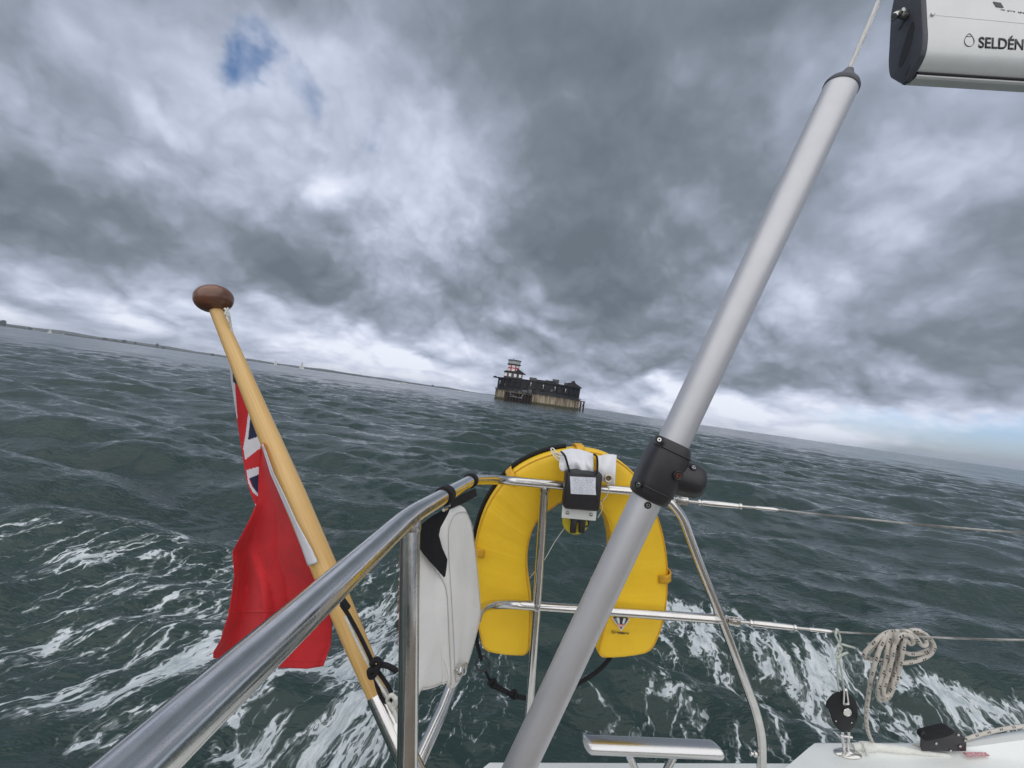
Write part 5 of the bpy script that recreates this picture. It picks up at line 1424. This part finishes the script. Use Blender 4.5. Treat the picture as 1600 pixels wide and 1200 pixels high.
def coil():
    o = thing('coiled_rope', 'pale braided rope with dark flecks, coiled and hung on the lower guard wire', 'rope', at(1400, 1000, 1.1))
    Y = 1.085; r = .0051
    # each turn is a strand of its own: down the front, round the bottom and up again
    turns = [
        [(1398, 992, Y + .02), (1388, 990, Y - .004), (1376, 1010, Y - .01), (1370, 1030, Y + .0), (1364, 1066, Y + .01), (1362, 1110, Y + .03), (1356, 1110, Y + .04)],
    ]
    S = []
    # standing part falling to the deck
    S.append([(1410, 993, 1.10), (1400, 989, 1.08), (1386, 993, 1.068), (1377, 1008, 1.066), (1369, 1030, 1.066), (1362, 1056, 1.075), (1357, 1085, 1.11), (1353.5, 1115, 1.17), (1355, 1138, 1.23), (1360, 1153, 1.28), (1366, 1164, 1.315), (1372, 1170, 1.322)])
    # left loop over the wire
    S.append([(1402, 990, 1.10), (1393, 987, 1.078), (1378, 993, 1.072), (1362, 1008, 1.074), (1351, 1021, 1.080), (1353, 1027, 1.090), (1366, 1031, 1.098), (1382, 1033, 1.096), (1395, 1034, 1.09)])
    # long hanging bights
    S.append([(1400, 988, 1.095), (1393, 991, 1.068), (1388, 1004, 1.062), (1384, 1030, 1.062), (1378, 1055, 1.064), (1373, 1075, 1.066), (1373, 1086, 1.070), (1380, 1090, 1.074), (1388, 1082, 1.070), (1393, 1060, 1.068), (1399, 1035, 1.07), (1404, 1010, 1.074), (1408, 994, 1.08)])
    S.append([(1410, 987, 1.092), (1401, 992, 1.060), (1397, 1008, 1.054), (1393, 1030, 1.054), (1387, 1054, 1.056), (1381, 1074, 1.058), (1381, 1085, 1.060), (1387, 1087, 1.062), (1394, 1076, 1.060), (1398, 1056, 1.060), (1405, 1030, 1.062), (1411, 1008, 1.064), (1416, 995, 1.07)])
    S.append([(1396, 1000, 1.075), (1390, 1030, 1.072), (1383, 1052, 1.074), (1376, 1068, 1.078), (1371, 1082, 1.080), (1374, 1092, 1.082), (1381, 1093, 1.080), (1389, 1088, 1.076), (1397, 1070, 1.072), (1400, 1050, 1.070), (1403, 1020, 1.072)])
    # frapping turns and the eye at the right
    S.append([(1399, 1004, 1.052), (1404, 995, 1.046), (1414, 991, 1.044), (1424, 995, 1.046), (1427, 1002, 1.050), (1422, 1006, 1.054), (1414, 1000, 1.050), (1411, 1012, 1.050), (1408, 1030, 1.052), (1404, 1046, 1.056), (1400, 1066, 1.060)])
    S.append([(1404, 988, 1.08), (1416, 986, 1.058), (1430, 995, 1.060), (1440, 1008, 1.064), (1447, 1007, 1.070), (1445, 998, 1.074), (1434, 988, 1.080), (1424, 986, 1.088), (1414, 990, 1.095)])
    S.append([(1416, 990, 1.085), (1426, 984.5, 1.074), (1440, 987, 1.072), (1453, 998, 1.074), (1459, 1010, 1.078), (1452, 1023, 1.080), (1436, 1031, 1.078), (1420, 1035, 1.074), (1408, 1035, 1.070), (1400, 1028, 1.072)])
    S.append([(1420, 992, 1.09), (1432, 988, 1.084), (1446, 992, 1.082), (1456, 1003, 1.084), (1455, 1013, 1.086), (1440, 1020, 1.086), (1424, 1022, 1.082), (1412, 1019, 1.078), (1403, 1014, 1.076)])
    S.append([(1356, 1020, 1.085), (1367, 1009, 1.078), (1380, 996, 1.072), (1393, 988.5, 1.070), (1406, 986.5, 1.074), (1416, 990, 1.084)])
    for pts in S:
        mb = MB(); mb.tube(spline(pix(pts), 10), r, 12); mb.build('strand', M['rope'], o)
    mb = MB(); mb.lathe(at(1372, 1171, 1.322), (0, 0, 1), [(-.006, .022), (.0, .022), (.006, .017), (.010, .009), (.0102, 0)], 20); mb.build('fairlead', M['black_plastic'], o)
coil()

def deck_rope():
    o = thing('control_line', 'flecked control line lying along the coaming and leading through the black clutch', 'rope', at(1420, 1170, 1.30))
    mb = MB(); mb.tube(spline(pix([(1372, 1168.5, 1.316), (1395, 1169.5, 1.313), (1420, 1168.0, 1.306), (1446, 1164.5, 1.296)]), 8), .0055, 10); mb.build('strand', M['rope'], o)
    mb = MB(); mb.tube(spline([Vector(((1505 - 800) / F * 1.312, 1.312, -1.106)), Vector((1.46, 1.316, -1.092)), Vector((1.56, 1.318, -1.072)), Vector((1.68, 1.318, -1.062)), Vector((1.85, 1.31, -1.058))], 8), .0055, 10); mb.build('strand', M['rope'], o)
deck_rope()
M['cream_line'] = mat('cream_braid', (.72, .72, .66), .8, bump=(300, .4, .002), var=.06, vscale=60)
def sheet():
    o = thing('white_sheet', 'thick plain white line lying along the coaming from the pad eye to the clutch', 'rope', at(1390, 1172, 1.29))
    def z(x, Y, zz=-1.111): return Vector(((x - 800) / F * Y, Y, zz))
    mb = MB(); mb.tube(spline([z(1333, 1.293), z(1350, 1.290, -1.107), z(1380, 1.287, -1.109), z(1420, 1.281, -1.112), z(1455, 1.274, -1.115), z(1484, 1.272, -1.119)], 10), [.010] * 8 + [.0135] * 8 + [.0105] * 14 + [.008] * 10 + [.006] * 10 + [.0035], 14)
    mb.build('line', M['cream_line'], o)
    mb = MB(); mb.tube(spline([z(1347, 1.290, -1.094), z(1352, 1.276, -1.100), z(1355, 1.270, -1.115)], 6), .004, 10); mb.build('whipping', M['cord_white'], o)
sheet()

def clutch():
    o = thing('rope_clutch', 'black rope clutch with raised lever, bolted on the white coaming', 'rope clutch', Vector((1.32, 1.28, -1.115)))
    Y = 1.268
    side = [(1439.5, 1167), (1440, 1148), (1444, 1143), (1447, 1146), (1486, 1140), (1497, 1143), (1508, 1152), (1510.5, 1156), (1510, 1174), (1441, 1174)]
    for dy in (0.0, .026):
        mb = MB(); mb.prism(pix(side, Y + dy), Vector((0, .0045, 0)), .0012, 2); mb.build('side_plate', M['black_plastic'], o)
    mb = MB(); mb.prism(pix([(1446, 1160), (1447, 1149), (1487, 1143), (1506, 1154), (1506, 1164)], Y + .0045), Vector((0, .0215, 0)), .001, 1); mb.build('cam', M['print'], o)
    lev = [(1442, 1148), (1444, 1142), (1452, 1139), (1478, 1133), (1486, 1133), (1491, 1137), (1490, 1141), (1478, 1146), (1455, 1151), (1446, 1152)]
    mb = MB(); mb.prism(spline(pix([(x_, y_ + 6) for x_, y_ in lev], Y - .002), 3, True), Vector((0, .021, 0)), .0025, 2); mb.build('lever', M['black_cloth'], o)
    for x, y in ((1462.5, 1161.5), (1497, 1148), (1508, 1157), (1485, 1173), (1500, 1166)):
        mb = MB(); mb.lathe(at(x, y, Y - .0008), (0, -1, 0), [(0, .0040), (.0016, .0038), (.0024, .0024), (.0024, 0)], 12); mb.build('bolt', M['steel_dull'], o)
clutch()


# ------------------------------------------------------------------ air
def haze():
    m_ = bpy.data.materials.new('sea_air'); m_.use_nodes = True; t = NT(m_.node_tree)
    p = t.n('ShaderNodeVolumePrincipled', {'Color': (.86, .92, 1.0, 1), 'Density': 2.6e-5, 'Anisotropy': .2})
    t.n('ShaderNodeOutputMaterial', {'Volume': p.outputs[0]})
    mb = MB(); mb.box((0, 0, 100), ((1, 0, 0), (0, 1, 0), (0, 0, 1)), (40000, 40000, 206))
    o = mb.build('haze', m_, world=True, smooth=False); o['kind'] = 'stuff'
haze()
